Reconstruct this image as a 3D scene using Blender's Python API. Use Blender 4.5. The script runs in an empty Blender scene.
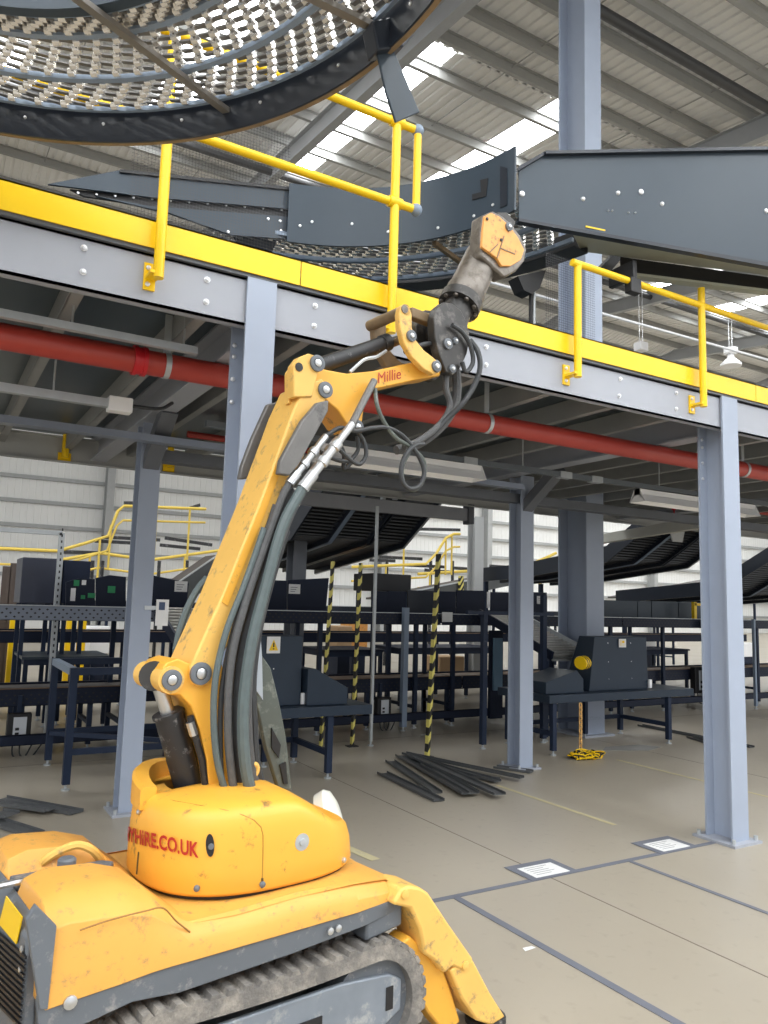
import bpy, math, random
import numpy as np
from mathutils import Vector
random.seed(7)
scn = bpy.context.scene
COL = scn.collection
V = lambda *a: np.array(a, float)
R = math.radians

# ---------------------------------------------------------------- camera (calibrated from the building's own lines)
FPX, PITCH, ROLL, YAW, EYE = 768.1, 0.1180, 0.02785, 0.53386, 1.6
cy, sy = math.cos(YAW), math.sin(YAW)
fw = V(sy, cy, 0); rt = V(cy, -sy, 0); up = V(0, 0, 1)
F = fw*math.cos(PITCH)+up*math.sin(PITCH); U = up*math.cos(PITCH)-fw*math.sin(PITCH)
r_ = rt*math.cos(ROLL)+U*math.sin(ROLL); u_ = U*math.cos(ROLL)-rt*math.sin(ROLL)
C0 = V(0, 0, EYE)
cam = bpy.data.cameras.new('camera'); camo = bpy.data.objects.new('camera', cam); COL.objects.link(camo)
from mathutils import Matrix
m = Matrix.Identity(4)
for i in range(3):
    m[i][0] = r_[i]; m[i][1] = u_[i]; m[i][2] = -F[i]; m[i][3] = C0[i]
camo.matrix_world = m
cam.sensor_fit = 'VERTICAL'; cam.sensor_height = 36; cam.lens = FPX/1024*36; cam.clip_end = 300; cam.clip_start = .05
scn.camera = camo
def ray(x, y): return r_*((x-384)/FPX) - u_*((y-512)/FPX) + F
def onz(x, y, z): d = ray(x, y); return C0+d*((z-EYE)/d[2])          # the surveyed point of level z
def ony(x, y, Y): d = ray(x, y); return C0+d*(Y/d[1])                # ... of the vertical plane Y
def onx(x, y, X): d = ray(x, y); return C0+d*(X/d[0])

# ---------------------------------------------------------------- materials
def nd(nt, t, **k):
    n = nt.nodes.new(t)
    for a, b in k.items():
        if a in n.inputs: n.inputs[a].default_value = b
        else: setattr(n, a, b)
    return n
def mat(name, col, rough=.5, metal=0., var=.12, scale=6., dirt=None, dirt_amt=.0, dirt_scale=9., bump=0., spec=.5, alpha=None, emit=None, es=0):
    m = bpy.data.materials.new(name); m.use_nodes = True; nt = m.node_tree; L = nt.links
    b = nt.nodes['Principled BSDF']
    b.inputs['Roughness'].default_value = rough; b.inputs['Metallic'].default_value = metal
    b.inputs['Specular IOR Level'].default_value = spec
    tc = nd(nt, 'ShaderNodeTexCoord')
    n1 = nd(nt, 'ShaderNodeTexNoise'); n1.inputs['Scale'].default_value = scale; n1.inputs['Detail'].default_value = 5
    L.new(tc.outputs['Object'], n1.inputs['Vector'])
    mx = nd(nt, 'ShaderNodeMix', data_type='RGBA')
    c = list(col)
    mx.inputs[6].default_value = [v*(1-var) for v in c]+[1]; mx.inputs[7].default_value = [min(1, v*(1+var)) for v in c]+[1]
    L.new(n1.outputs['Fac'], mx.inputs[0]); out = mx.outputs[2]
    if dirt is not None:
        n2 = nd(nt, 'ShaderNodeTexNoise'); n2.inputs['Scale'].default_value = dirt_scale; n2.inputs['Detail'].default_value = 9; n2.inputs['Roughness'].default_value = .7
        L.new(tc.outputs['Object'], n2.inputs['Vector'])
        rp = nd(nt, 'ShaderNodeMapRange'); rp.inputs[1].default_value = .62-dirt_amt*.25; rp.inputs[2].default_value = .72-dirt_amt*.1
        L.new(n2.outputs['Fac'], rp.inputs[0])
        m2 = nd(nt, 'ShaderNodeMix', data_type='RGBA'); m2.inputs[7].default_value = list(dirt)+[1]
        L.new(rp.outputs[0], m2.inputs[0]); L.new(out, m2.inputs[6]); out = m2.outputs[2]
    L.new(out, b.inputs['Base Color'])
    if bump:
        bp = nd(nt, 'ShaderNodeBump'); bp.inputs['Strength'].default_value = bump; bp.inputs['Distance'].default_value = .01
        n3 = nd(nt, 'ShaderNodeTexNoise'); n3.inputs['Scale'].default_value = scale*5; L.new(tc.outputs['Object'], n3.inputs['Vector'])
        L.new(n3.outputs['Fac'], bp.inputs['Height']); L.new(bp.outputs['Normal'], b.inputs['Normal'])
    if emit: b.inputs['Emission Color'].default_value = list(emit)+[1]; b.inputs['Emission Strength'].default_value = es
    return m
COLUMN = mat('column_paint', (.34, .39, .49), .45, var=.05)
BEAM = mat('beam_paint', (.36, .38, .43), .5, var=.05)
DARKBEAM = mat('dark_beam_paint', (.12, .13, .15), .5)
LTBEAM = mat('pale_beam_paint', (.42, .43, .43), .55, var=.05)
YEL = mat('safety_yellow', (.93, .60, .004), .38, var=.04)
ROBY = mat('machine_yellow', (.82, .415, .050), .42, var=.08, scale=5, dirt=(.22, .13, .05), dirt_amt=.12, dirt_scale=14)
ROBW = mat('worn_machine_yellow', (.82, .49, .12), .5, var=.12, scale=8, dirt=(.30, .20, .11), dirt_amt=.26, dirt_scale=16)
ROBG = mat('machine_grey', (.13, .145, .165), .5, var=.15, dirt=(.30, .29, .28), dirt_amt=.25, dirt_scale=20)
RUB = mat('dusty_rubber', (.16, .15, .14), .85, var=.35, scale=14, dirt=(.33, .30, .26), dirt_amt=.7, dirt_scale=10, bump=.4)
BLK = mat('black_metal', (.020, .021, .024), .45, dirt=(.30, .30, .30), dirt_amt=.2, dirt_scale=18)
BLKP = mat('black_plastic', (.012, .012, .014), .5)
FLAP = mat('worn_flap_steel', (.16, .155, .15), .5, var=.35, scale=10, metal=.3, dirt=(.05, .05, .05), dirt_amt=.3)
TOOLB = mat('tool_steel', (.20, .18, .16), .42, var=.4, scale=14, metal=.6, dirt=(.10, .085, .07), dirt_amt=.6, dirt_scale=12)
TOOLK = mat('tool_black_steel', (.055, .053, .052), .42, var=.4, scale=14, metal=.5, dirt=(.16, .15, .14), dirt_amt=.4, dirt_scale=12)
ORNG = mat('tool_orange', (.78, .36, .09), .5, var=.2, scale=20, dirt=(.15, .10, .06), dirt_amt=.28, dirt_scale=25)
BRN = mat('dirty_brown_steel', (.22, .15, .08), .6, var=.4, scale=20)
STEEL = mat('bright_steel', (.62, .63, .64), .3, metal=.9, var=.1)
GALV = mat('galvanised_steel', (.52, .55, .57), .42, metal=.55, var=.12, scale=18)
BOLT = mat('zinc_bolt', (.75, .76, .78), .3, metal=.6)
HOSEG = mat('grey_hose', (.09, .118, .122), .5, var=.2, scale=30)
HOSEK = mat('black_hose', (.035, .038, .042), .5, var=.3, scale=30)
HOSEB = mat('dusty_dark_hose', (.085, .087, .09), .6, var=.3, scale=40, bump=.3)
GREEN = mat('grey_green_rubber', (.085, .10, .09), .55, var=.3, scale=10, dirt=(.25, .27, .24), dirt_amt=.35)
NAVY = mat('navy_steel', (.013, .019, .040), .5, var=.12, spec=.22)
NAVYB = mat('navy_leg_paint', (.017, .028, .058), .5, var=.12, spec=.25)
SLATE = mat('slate_steel', (.045, .062, .082), .32, var=.05, spec=.28)
SLATED = mat('dark_slate_steel', (.018, .023, .034), .28, var=.08, spec=.35)
CREAM = mat('underside_paint', (.36, .37, .31), .5)
RED = mat('red_pipe_paint', (.42, .048, .035), .42, var=.08)
REDB = mat('bright_red_paint', (.55, .012, .02), .4)
LETTER = mat('red_lettering', (.42, .015, .012), .5, dirt=(.7, .35, .06), dirt_amt=.25, dirt_scale=30)
WHITE = mat('white_enamel', (.90, .90, .91), .4, var=.03)
PAPER = mat('paper_white', (.78, .78, .77), .7, var=.05, scale=25)
INK = mat('grey_ink', (.25, .25, .27), .7)
TAPE = mat('grey_tape', (.155, .165, .20), .6, var=.15)
LINE = mat('faded_yellow_line', (.56, .50, .30), .7, var=.1, dirt=(.42, .37, .30), dirt_amt=.3)
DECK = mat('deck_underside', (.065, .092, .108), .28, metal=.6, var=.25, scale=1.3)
JOIST = mat('joist_galvanised', (.34, .345, .34), .5, metal=.3, var=.15)
SHEET = mat('roof_sheet', (.86, .85, .83), .6, var=.04, scale=.5)
PURL = mat('purlin_steel', (.36, .36, .345), .6, var=.06)
RAFT = mat('rafter_paint', (.40, .41, .42), .6, var=.05)
CLAD = mat('wall_cladding', (.88, .88, .86), .6, var=.03, scale=.4)
GIRT = mat('wall_girt', (.42, .43, .43), .6)
GLASS = mat('skylight_panel', (.9, .92, .93), .5, emit=(.95, .98, 1.0), es=12.0)
ROLL = mat('roller_zinc', (.60, .58, .54), .3, metal=.7, var=.2, scale=30)
WHEEL = mat('wheel_steel', (.84, .82, .79), .24, var=.08, metal=.8)
DARKROD = mat('roller_axle', (.16, .155, .15), .4, metal=.3)
YELF = mat('pale_walkway_yellow', (.80, .58, .10), .5)
BELT = mat('belt_rubber', (.075, .065, .060), .55, var=.2)
BROWN = mat('brown_edge', (.20, .13, .085), .55, var=.2)
BLUEG = mat('blue_grey_paint', (.22, .28, .37), .5, var=.06)
TABY = mat('yellow_tape', (.80, .66, .10), .5, var=.1)
AMBER = mat('lamp_cover', (.88, .87, .78), .25, var=.03)
BOXG = mat('carton_brown', (.45, .30, .17), .8)
GRN = mat('green_sticker', (.03, .30, .12), .6)
SCRAP = mat('scrap_strip_metal', (.105, .11, .115), .42, var=.25, metal=.25, scale=5)

def floor_mat():
    m = bpy.data.materials.new('concrete_floor'); m.use_nodes = True; nt = m.node_tree; L = nt.links; b = nt.nodes['Principled BSDF']
    tc = nd(nt, 'ShaderNodeTexCoord')
    n1 = nd(nt, 'ShaderNodeTexNoise'); n1.inputs['Scale'].default_value = .9; n1.inputs['Detail'].default_value = 8; n1.inputs['Roughness'].default_value = .6
    n2 = nd(nt, 'ShaderNodeTexNoise'); n2.inputs['Scale'].default_value = 14; n2.inputs['Detail'].default_value = 6
    L.new(tc.outputs['Object'], n1.inputs['Vector']); L.new(tc.outputs['Object'], n2.inputs['Vector'])
    a = nd(nt, 'ShaderNodeMix', data_type='RGBA'); a.inputs[6].default_value = (.325, .285, .225, 1); a.inputs[7].default_value = (.435, .39, .318, 1)
    L.new(n1.outputs['Fac'], a.inputs[0])
    s = nd(nt, 'ShaderNodeMapRange'); s.inputs[1].default_value = .60; s.inputs[2].default_value = .80
    L.new(n2.outputs['Fac'], s.inputs[0])
    sc = nd(nt, 'ShaderNodeMath', operation='MULTIPLY'); sc.inputs[1].default_value = .35; L.new(s.outputs[0], sc.inputs[0])
    a2 = nd(nt, 'ShaderNodeMix', data_type='RGBA'); a2.inputs[7].default_value = (.22, .19, .155, 1)
    L.new(sc.outputs[0], a2.inputs[0]); L.new(a.outputs[2], a2.inputs[6])
    L.new(a2.outputs[2], b.inputs['Base Color'])
    rr = nd(nt, 'ShaderNodeMapRange'); rr.inputs[3].default_value = .22; rr.inputs[4].default_value = .5
    L.new(n1.outputs['Fac'], rr.inputs[0]); L.new(rr.outputs[0], b.inputs['Roughness'])
    b.inputs['Specular IOR Level'].default_value = .35
    return m
FLOOR = floor_mat()
def stripe_mat():
    m = bpy.data.materials.new('hazard_stripes'); m.use_nodes = True; nt = m.node_tree; L = nt.links; b = nt.nodes['Principled BSDF']
    tc = nd(nt, 'ShaderNodeTexCoord'); sp = nd(nt, 'ShaderNodeSeparateXYZ'); L.new(tc.outputs['Object'], sp.inputs[0])
    k = nd(nt, 'ShaderNodeMath', operation='MULTIPLY'); k.inputs[1].default_value = -1.6; L.new(sp.outputs['X'], k.inputs[0])
    a = nd(nt, 'ShaderNodeMath', operation='ADD'); L.new(sp.outputs['Z'], a.inputs[0]); L.new(k.outputs[0], a.inputs[1])
    d = nd(nt, 'ShaderNodeMath', operation='DIVIDE'); d.inputs[1].default_value = .155; L.new(a.outputs[0], d.inputs[0])
    f = nd(nt, 'ShaderNodeMath', operation='FRACT'); L.new(d.outputs[0], f.inputs[0])
    g = nd(nt, 'ShaderNodeMath', operation='GREATER_THAN'); g.inputs[1].default_value = .5; L.new(f.outputs[0], g.inputs[0])
    x = nd(nt, 'ShaderNodeMix', data_type='RGBA'); x.inputs[6].default_value = (.015, .015, .015, 1); x.inputs[7].default_value = (.80, .70, .18, 1)
    L.new(g.outputs[0], x.inputs[0]); L.new(x.outputs[2], b.inputs['Base Color']); b.inputs['Roughness'].default_value = .5
    return m
STRIPE = stripe_mat()
def net_mat():
    m = bpy.data.materials.new('fine_net'); m.use_nodes = True; nt = m.node_tree; L = nt.links; b = nt.nodes['Principled BSDF']
    b.inputs['Base Color'].default_value = (.05, .05, .055, 1); b.inputs['Roughness'].default_value = .6
    tc = nd(nt, 'ShaderNodeTexCoord'); sp = nd(nt, 'ShaderNodeSeparateXYZ'); L.new(tc.outputs['Object'], sp.inputs[0])
    outs = []
    for ax in ('X', 'Z'):
        d = nd(nt, 'ShaderNodeMath', operation='DIVIDE'); d.inputs[1].default_value = .016; L.new(sp.outputs[ax], d.inputs[0])
        f = nd(nt, 'ShaderNodeMath', operation='FRACT'); L.new(d.outputs[0], f.inputs[0])
        g = nd(nt, 'ShaderNodeMath', operation='LESS_THAN'); g.inputs[1].default_value = .06; L.new(f.outputs[0], g.inputs[0]); outs.append(g)
    mx = nd(nt, 'ShaderNodeMath', operation='MAXIMUM'); L.new(outs[0].outputs[0], mx.inputs[0]); L.new(outs[1].outputs[0], mx.inputs[1])
    L.new(mx.outputs[0], b.inputs['Alpha'])
    return m
NET = net_mat()

# ---------------------------------------------------------------- mesh builder
ORG = {}
class MB:
    def __init__(s): s.v = []; s.f = []; s.mi = []; s.cur = 0
    def add(s, vs, fs):
        o = len(s.v); s.v += [tuple(map(float, p)) for p in vs]; s.f += [tuple(i+o for i in f) for f in fs]; s.mi += [s.cur]*len(fs); return s
    def box(s, x0, x1, y0, y1, z0, z1):
        x0, x1 = sorted((x0, x1)); y0, y1 = sorted((y0, y1)); z0, z1 = sorted((z0, z1))
        return s.add([(x0,y0,z0),(x1,y0,z0),(x1,y1,z0),(x0,y1,z0),(x0,y0,z1),(x1,y0,z1),(x1,y1,z1),(x0,y1,z1)],
                     [(0,3,2,1),(4,5,6,7),(0,1,5,4),(1,2,6,5),(2,3,7,6),(3,0,4,7)])
    def prism(s, pts, vec):
        pts = [np.array(p, float) for p in pts]; vec = np.array(vec, float); n = len(pts)
        nrm = sum((np.cross(pts[i]-pts[0], pts[(i+1) % n]-pts[0]) for i in range(n)), V(0, 0, 0))
        if nrm @ vec > 0: pts = pts[::-1]
        fs = [tuple(range(n)), tuple(range(2*n-1, n-1, -1))]
        for i in range(n): j = (i+1) % n; fs.append((j, i, i+n, j+n))
        return s.add(pts+[p+vec for p in pts], fs)
    def bar(s, p0, p1, w, h, upv=(0, 0, 1)):
        p0 = np.array(p0, float); p1 = np.array(p1, float); d = p1-p0; d /= np.linalg.norm(d)
        a = np.cross(d, upv)
        if np.linalg.norm(a) < 1e-4: a = np.cross(d, (0, 1, 0))
        a /= np.linalg.norm(a); b = np.cross(a, d)
        q = [p0+a*w/2*i+b*h/2*j for i, j in ((-1,-1),(1,-1),(1,1),(-1,1))]
        return s.prism(q, p1-p0)
    def tube(s, path, r, n=10, cap=True):
        P = [np.array(p, float) for p in path]; m = len(P); rs = r if isinstance(r, (list, tuple)) else [r]*m
        ref = None; rings = []
        for i in range(m):
            t = P[min(i+1, m-1)]-P[max(i-1, 0)]; t /= np.linalg.norm(t)
            if ref is None:
                ref = np.cross(t, (0, 0, 1)); 
                if np.linalg.norm(ref) < .05: ref = np.cross(t, (0, 1, 0))
            a = ref-t*(ref@t); a /= np.linalg.norm(a); ref = a; b = np.cross(t, a)
            rings.append([P[i]+rs[i]*(a*math.cos(2*math.pi*k/n)+b*math.sin(2*math.pi*k/n)) for k in range(n)])
        return s.loft(rings, cap)
    def loft(s, rings, cap=True, close=False):
        n = len(rings[0]); m = len(rings); fs = []
        for i in range(m-1 if not close else m):
            i2 = (i+1) % m
            for k in range(n): l = (k+1) % n; fs.append((i*n+k, i*n+l, i2*n+l, i2*n+k))
        if cap and not close: fs += [tuple(range(n-1, -1, -1)), tuple(range((m-1)*n, m*n))]
        return s.add([p for r in rings for p in r], fs)
    def cyl(s, p0, p1, r0, r1=None, n=16):
        return s.tube([p0, p1], [r0, r0 if r1 is None else r1], n)
    def lathe(s, p0, axis, prof, n=20):               # prof: (distance along axis, radius)
        ax = np.array(axis, float); ax /= np.linalg.norm(ax); a = np.cross(ax, (0, 0, 1))
        if np.linalg.norm(a) < .05: a = np.cross(ax, (0, 1, 0))
        a /= np.linalg.norm(a); b = np.cross(ax, a)
        return s.loft([[np.array(p0)+ax*t+max(r, 1e-4)*(a*math.cos(2*math.pi*k/n)+b*math.sin(2*math.pi*k/n)) for k in range(n)] for t, r in prof])
    def arcwall(s, c, r0, r1, a0, a1, z0, z1, n=40):  # annular band, degrees
        rings = []
        for i in range(n+1):
            a = R(a0+(a1-a0)*i/n); q = V(math.cos(a), math.sin(a), 0)
            rings.append([np.array((c[0], c[1], z))+q*r for r, z in ((r0, z0), (r1, z0), (r1, z1), (r0, z1))])
        return s.loft(rings)
    def ball(s, c, r, n=8):
        return s.lathe(V(*c)-V(0, 0, r), (0, 0, 1), [(r-r*math.cos(math.pi*i/(n//2+1)), r*math.sin(math.pi*i/(n//2+1))) for i in range(n//2+2)], n)
    def build(s, name, ma, parent=None, origin=None, smooth=True, bevel=0, label=None, seg=2):
        A = np.array(s.v)
        if origin is None: lo, hi = A.min(0), A.max(0); origin = V((lo[0]+hi[0])/2, (lo[1]+hi[1])/2, lo[2])
        me = bpy.data.meshes.new(name); me.from_pydata((A-origin).tolist(), [], s.f); me.update()
        import bmesh
        bm = bmesh.new(); bm.from_mesh(me); bmesh.ops.recalc_face_normals(bm, faces=bm.faces); bm.to_mesh(me); bm.free()
        if smooth:
            me.polygons.foreach_set('use_smooth', [True]*len(me.polygons)); me.set_sharp_from_angle(angle=R(38))
        me.materials.append(ma)
        if any(s.mi): me.materials.append(s.ma2); me.polygons.foreach_set('material_index', s.mi)
        o = bpy.data.objects.new(name, me); COL.objects.link(o)
        po = V(0, 0, 0)
        if parent is not None: o.parent = parent; po = ORG[parent.name]
        o.location = (origin-po).tolist(); ORG[o.name] = origin
        if bevel:
            bv = o.modifiers.new('bevel', 'BEVEL'); bv.width = bevel; bv.segments = seg; bv.limit_method = 'ANGLE'; bv.angle_limit = R(35)
        if label: o['label'] = label
        return o
def tag(o, label, cat, group=None, kind=None):
    o['label'] = label; o['category'] = cat
    if group: o['group'] = group
    if kind: o['kind'] = kind
    return o
def thing(name, label, cat, loc, group=None):
    o = bpy.data.objects.new(name, None); COL.objects.link(o); o.empty_display_size = .1
    loc = np.array(loc, float); o.location = loc.tolist(); ORG[o.name] = loc
    return tag(o, label, cat, group)
def struct(o): o['kind'] = 'structure'; return o
def copy_tree(o, off, label, parent=None):
    c = o.copy(); COL.objects.link(c)
    if parent is None:
        c.location = (np.array(o.location)+np.array(off)).tolist(); c['label'] = label
    else: c.parent = parent
    ORG[c.name] = ORG[o.name]+np.array(off)
    for ch in list(o.children): copy_tree(ch, off, None, c)
    return c
def text_obj(txt, size, fn, name, ma, parent, offset=0., label=None, shear=0.):
    cu = bpy.data.curves.new('t', 'FONT'); cu.body = txt; cu.size = size; cu.offset = offset; cu.shear = shear; cu.resolution_u = 3
    to = bpy.data.objects.new('t', cu); COL.objects.link(to)
    dg = bpy.context.evaluated_depsgraph_get(); me = bpy.data.meshes.new_from_object(to.evaluated_get(dg))
    vs = [fn(v.co.x, v.co.y) for v in me.vertices]; fs = [tuple(p.vertices) for p in me.polygons]
    bpy.data.objects.remove(to); bpy.data.curves.remove(cu)
    b = MB(); b.add(vs, fs); return b.build(name, ma, parent, smooth=False, label=label)
def spline(pts, k=6):
    P = [np.array(p, float) for p in pts]; P = [2*P[0]-P[1]]+P+[2*P[-1]-P[-2]]; out = []
    for i in range(1, len(P)-2):
        for j in range(k):
            t = j/k; a, b, c, d = P[i-1:i+3]
            out.append(.5*((2*b)+(c-a)*t+(2*a-5*b+4*c-d)*t*t+(3*b-a-3*c+d)*t**3))
    return out+[P[-2]]

# ================================================================ THE BUILDING
o = MB().box(-25, 62, -14, 39.2, -.15, 0).build('floor', FLOOR); struct(o)
jb = MB()
for X in (-.55, 3.355, 7.26, 11.2): jb.box(X-.004, X+.004, -5, 30, .0002, .0012)
for Y in (8.05, 14): jb.box(-8, 30, Y-.004, Y+.004, .0002, .0012)
struct(jb.build('trim_1', mat('joint_line', (.20, .17, .14), .8), smooth=False))['label'] = 'thin dark joints across the concrete floor'

RZ0, RT, RIDGE = 11.6, .12, 24.
def roofz(Y): return RZ0+RT*Y if Y < RIDGE else RZ0+RT*RIDGE-RT*(Y-RIDGE)*1.5
sky = [(7.6+3.78*k, 8.6+3.78*k) for k in (-4, -3, -2, -1, 0, 1, 4, 5, 6, 7, 8, 9, 10, 11, 12, 13)]
SY0, SY1 = 12.1, 20.2
def insky(X): return any(a-.01 <= X <= b+.01 for a, b in sky)
cb = MB()
def sheet(X0, X1, Y0, Y1):
    n = max(1, round((X1-X0)/.25)); p = (X1-X0)/n; top = []
    for i in range(n):
        x = X0+i*p; top += [(x, 0), (x+p*.55, 0), (x+p*.65, .035), (x+p*.9, .035)]
    top.append((X1, 0))
    vs = [(x, Y0, roofz(Y0)+h) for x, h in top]+[(x, Y1, roofz(Y1)+h) for x, h in top]
    k = len(top); cb.add(vs, [(i, i+1, i+1+k, i+k) for i in range(k-1)])
for Y0, Y1 in ((-14, SY0), (SY1, RIDGE), (RIDGE, 39.2)): sheet(-25, 62, Y0, Y1)
x = -25.
for a, b in sky:
    if a > x: sheet(x, a, SY0, SY1)
    x = b
sheet(x, 62, SY0, SY1)
for Y0, Y1 in ((-14, RIDGE), (RIDGE, 39.2)): cb.add([(-25, Y0, roofz(Y0)+.06), (62, Y0, roofz(Y0)+.06), (62, Y1, roofz(Y1)+.06), (-25, Y1, roofz(Y1)+.06)], [(0, 1, 2, 3)])  # added flat backing above the sheets, blocks sky light leaking through their gaps
ceiling = struct(cb.build('ceiling', SHEET, smooth=False))
for i, (a, b) in enumerate(sky):
    w = MB(); w.add([(a, SY0, roofz(SY0)+.01), (b, SY0, roofz(SY0)+.01), (b, SY1, roofz(SY1)+.01), (a, SY1, roofz(SY1)+.01)], [(0, 1, 2, 3)])
    o = struct(w.build('window_%d' % (i+1), GLASS, smooth=False)); o['label'] = 'long bright rooflight strip in the sheeted roof'
for i, (a, b) in enumerate([(-18+3.4*k, -17+3.4*k) for k in range(16)]):  # added unseen glowing strips over and behind the camera, to brighten the floor
    z0, z1 = roofz(-12.)-.03, roofz(2.)-.03
    w = MB(); w.add([(a, -12, z0), (b, -12, z0), (b, 2, z1), (a, 2, z1)], [(0, 1, 2, 3)])
    struct(w.build('window_%d' % (50+i), GLASS, smooth=False))
# second run of rooflights beyond the ridge
for i, (a, b) in enumerate(sky[6:]):
    z0, z1 = roofz(26.)-.03, roofz(36.)-.03
    w = MB(); w.add([(a, 26, z0), (b, 26, z0), (b, 36, z1), (a, 36, z1)], [(0, 1, 2, 3)])
    struct(w.build('window_%d' % (30+i), GLASS, smooth=False))
pu = [10.75-1.05*k for k in range(1, 15)]+[10.75, 11.65, 12.75, 14.65]+[16.2+1.5*k for k in range(15)]
for Y in sorted(pu):
    z = roofz(Y)-.02; p = MB()
    prof = [(Y-.07, z), (Y+.0, z), (Y+.0, z-.21), (Y+.07, z-.21), (Y+.07, z-.23), (Y-.02, z-.23), (Y-.02, z-.02), (Y-.07, z-.02)]
    p.prism([(-25, y, q) for y, q in prof], (87, 0, 0)); p.build('purlin', PURL, ceiling, smooth=False)
for X in (-8., -.4, 7.3, 15., 22.7, 30.4, 38.1, 45.8, 53.5):
    for Y0, Y1 in ((-14, RIDGE), (RIDGE, 39)):
        p = MB(); d = V(0, Y1-Y0, roofz(Y1)-roofz(Y0)); z = roofz(Y0)-.26
        for w, za, zb in ((.22, -.02, 0), (.02, -.5, 0), (.22, -.52, -.5)):
            p.prism([(X-w/2, Y0, z+za), (X+w/2, Y0, z+za), (X+w/2, Y0, z+zb), (X-w/2, Y0, z+zb)], d)
        p.build('rafter', RAFT, ceiling, smooth=False)
for X in np.arange(2, 40, 3.85):                      # sag rods between the purlins
    MB().tube([(X+.0, 2, roofz(2)-.13), (X, RIDGE, roofz(RIDGE)-.13)], .014, 6).build('sag_rod', PURL, ceiling)
for Y, zz in ((8.95, -.5), (19.0, -.5)):
    MB().tube([(-10, Y, roofz(Y)+zz), (45, Y, roofz(Y)+zz)], .10, 10).build('rainwater_pipe', mat('dark_pipe', (.06, .06, .062), .5), ceiling)
for Y in (11.72, 14.72, 9.75): MB().tube([(-10, Y, roofz(Y)-.06), (40, Y, roofz(Y)-.06)], .025, 6).build('sprinkler_line', RED, ceiling)

def clad_wall(name, P0, P1, z1, n_out, girt_zs, cols):
    P0 = V(*P0); P1 = V(*P1); d = P1-P0; L = np.linalg.norm(d); d /= L; no = V(*n_out); b = MB(); n = round(L/.3); p = L/n; pr = []
    for i in range(n): pr += [(i*p, 0), (i*p+p*.8, 0), (i*p+p*.86, .012), (i*p+p*.94, .012)]
    pr.append((L, 0)); vs = [P0+d*t-no*h for t, h in pr]; k = len(vs)
    b.add(vs+[v+V(0, 0, z1) for v in vs], [(i, i+1, i+1+k, i+k) for i in range(k-1)])
    w = struct(b.build(name, CLAD, smooth=False))
    for z in girt_zs: g = MB(); g.bar(P0+no*.1+V(0, 0, z), P1+no*.1+V(0, 0, z), .18, .17); g.build('girt', GIRT, w, smooth=False)
    for t in cols:
        q = P0+d*t+no*.5; g = MB()
        for e in (-.3, .3): g.prism([q+d*-.18+no*(e-.02), q+d*.18+no*(e-.02), q+d*.18+no*(e+.02), q+d*-.18+no*(e+.02)], (0, 0, z1))
        g.prism([q+d*-.02+no*-.3, q+d*.02+no*-.3, q+d*.02+no*.3, q+d*-.02+no*.3], (0, 0, z1)); g.build('wall_column', GIRT, w, smooth=False)
    return w
clad_wall('wall_far', (-25, 39, 0), (62, 39, 0), 12.2, (0, -1, 0), [1.3, 2.45, 3.6, 4.72, 5.85, 6.98, 8.1, 9.3, 10.5], [25+x for x in (-8, 7.3, 15., 22.7, 30.4, 38.1, 45.8, 53.5)])
clad_wall('wall_right', (61.5, 39, 0), (61.5, 8, 0), 14.5, (-1, 0, 0), [1.3, 2.45, 3.6, 4.72, 5.85, 7, 8.2, 9.4], [6, 14, 22])

# ---------------------------------------------------------------- columns
def hsec(b, xc, y0, w, d, z0, z1, tf=.016, tw=.012):
    b.box(xc-w/2, xc+w/2, y0, y0+tf, z0, z1); b.box(xc-w/2, xc+w/2, y0+d-tf, y0+d, z0, z1); b.box(xc-tw/2, xc+tw/2, y0+tf, y0+d-tf, z0, z1)
def column(xc, y0, w, d, z1, label, ma=COLUMN, name='steel_column', brace=None):
    t = thing(name, label, 'column', (xc, y0+d/2, 0), None); t['kind'] = 'thing'
    b = MB(); hsec(b, xc, y0, w, d, .015, z1); b.build('shaft', ma, t, smooth=False)
    MB().box(xc-w*.85, xc+w*.85, y0-.06, y0+d+.06, 0, .018).build('base_plate', BEAM, t, smooth=False)
    for i in (-1, 1):
        for j in (y0-.03, y0+d+.03): MB().cyl((xc+i*w*.68, j, .018), (xc+i*w*.68, j, .05), .014, n=6).build('anchor_bolt', GALV, t)
    if brace:
        b = MB(); p0, p1 = brace; b.bar(p0, p1, .12, .10); b.build('knee_brace', DARKBEAM, t, smooth=False)
    return t
c1 = column(1.33, 3.51, .155, .22, 3.195, 'blue grey steel column nearest behind the yellow machine arm, its foot hidden')
c2 = column(5.045, 3.51, .18, .22, 3.195, 'blue grey steel column standing at the end of the grey floor tape, yellow rail above')
for cc, xs in ((c1, 1.33), (c2, 5.045)):
    for z in (2.6, 2.72, 2.84, 2.9):
        MB().lathe((xs-.06, 3.714, z), (0, -1, 0), [(0, .012), (.008, .012), (.012, .006)], 8).build('bolt', BOLT, cc)
column(1.43, 6.0, .15, .19, 2.95, 'blue grey column in second row beside the bolted table frame', brace=((1.43, 6.02, 2.62), (1.43, 5.55, 2.97)))
column(5.28, 6.02, .17, .19, 2.95, 'blue grey column in second row beside the pile of dark strips', brace=((5.28, 6.05, 2.62), (5.28, 5.55, 2.97)))
column(4.02, 11.2, .24, .26, 3.5, 'dim grey column far behind the yellow boom, beyond the navy screens', mat('dim_column', (.22, .23, .25), .5))
column(4.55, 10.0, .2, .25, 2.9, 'dim blue grey column behind the striped posts and the conveyor', DARKBEAM)
column(13.2, 9.6, .22, .25, 3.4, 'grey column at the right edge behind the conveyor line', LTBEAM)
column(9.6, 12.4, .22, .25, 3.4, 'slim grey column beside the thick roof column', LTBEAM)
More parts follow.
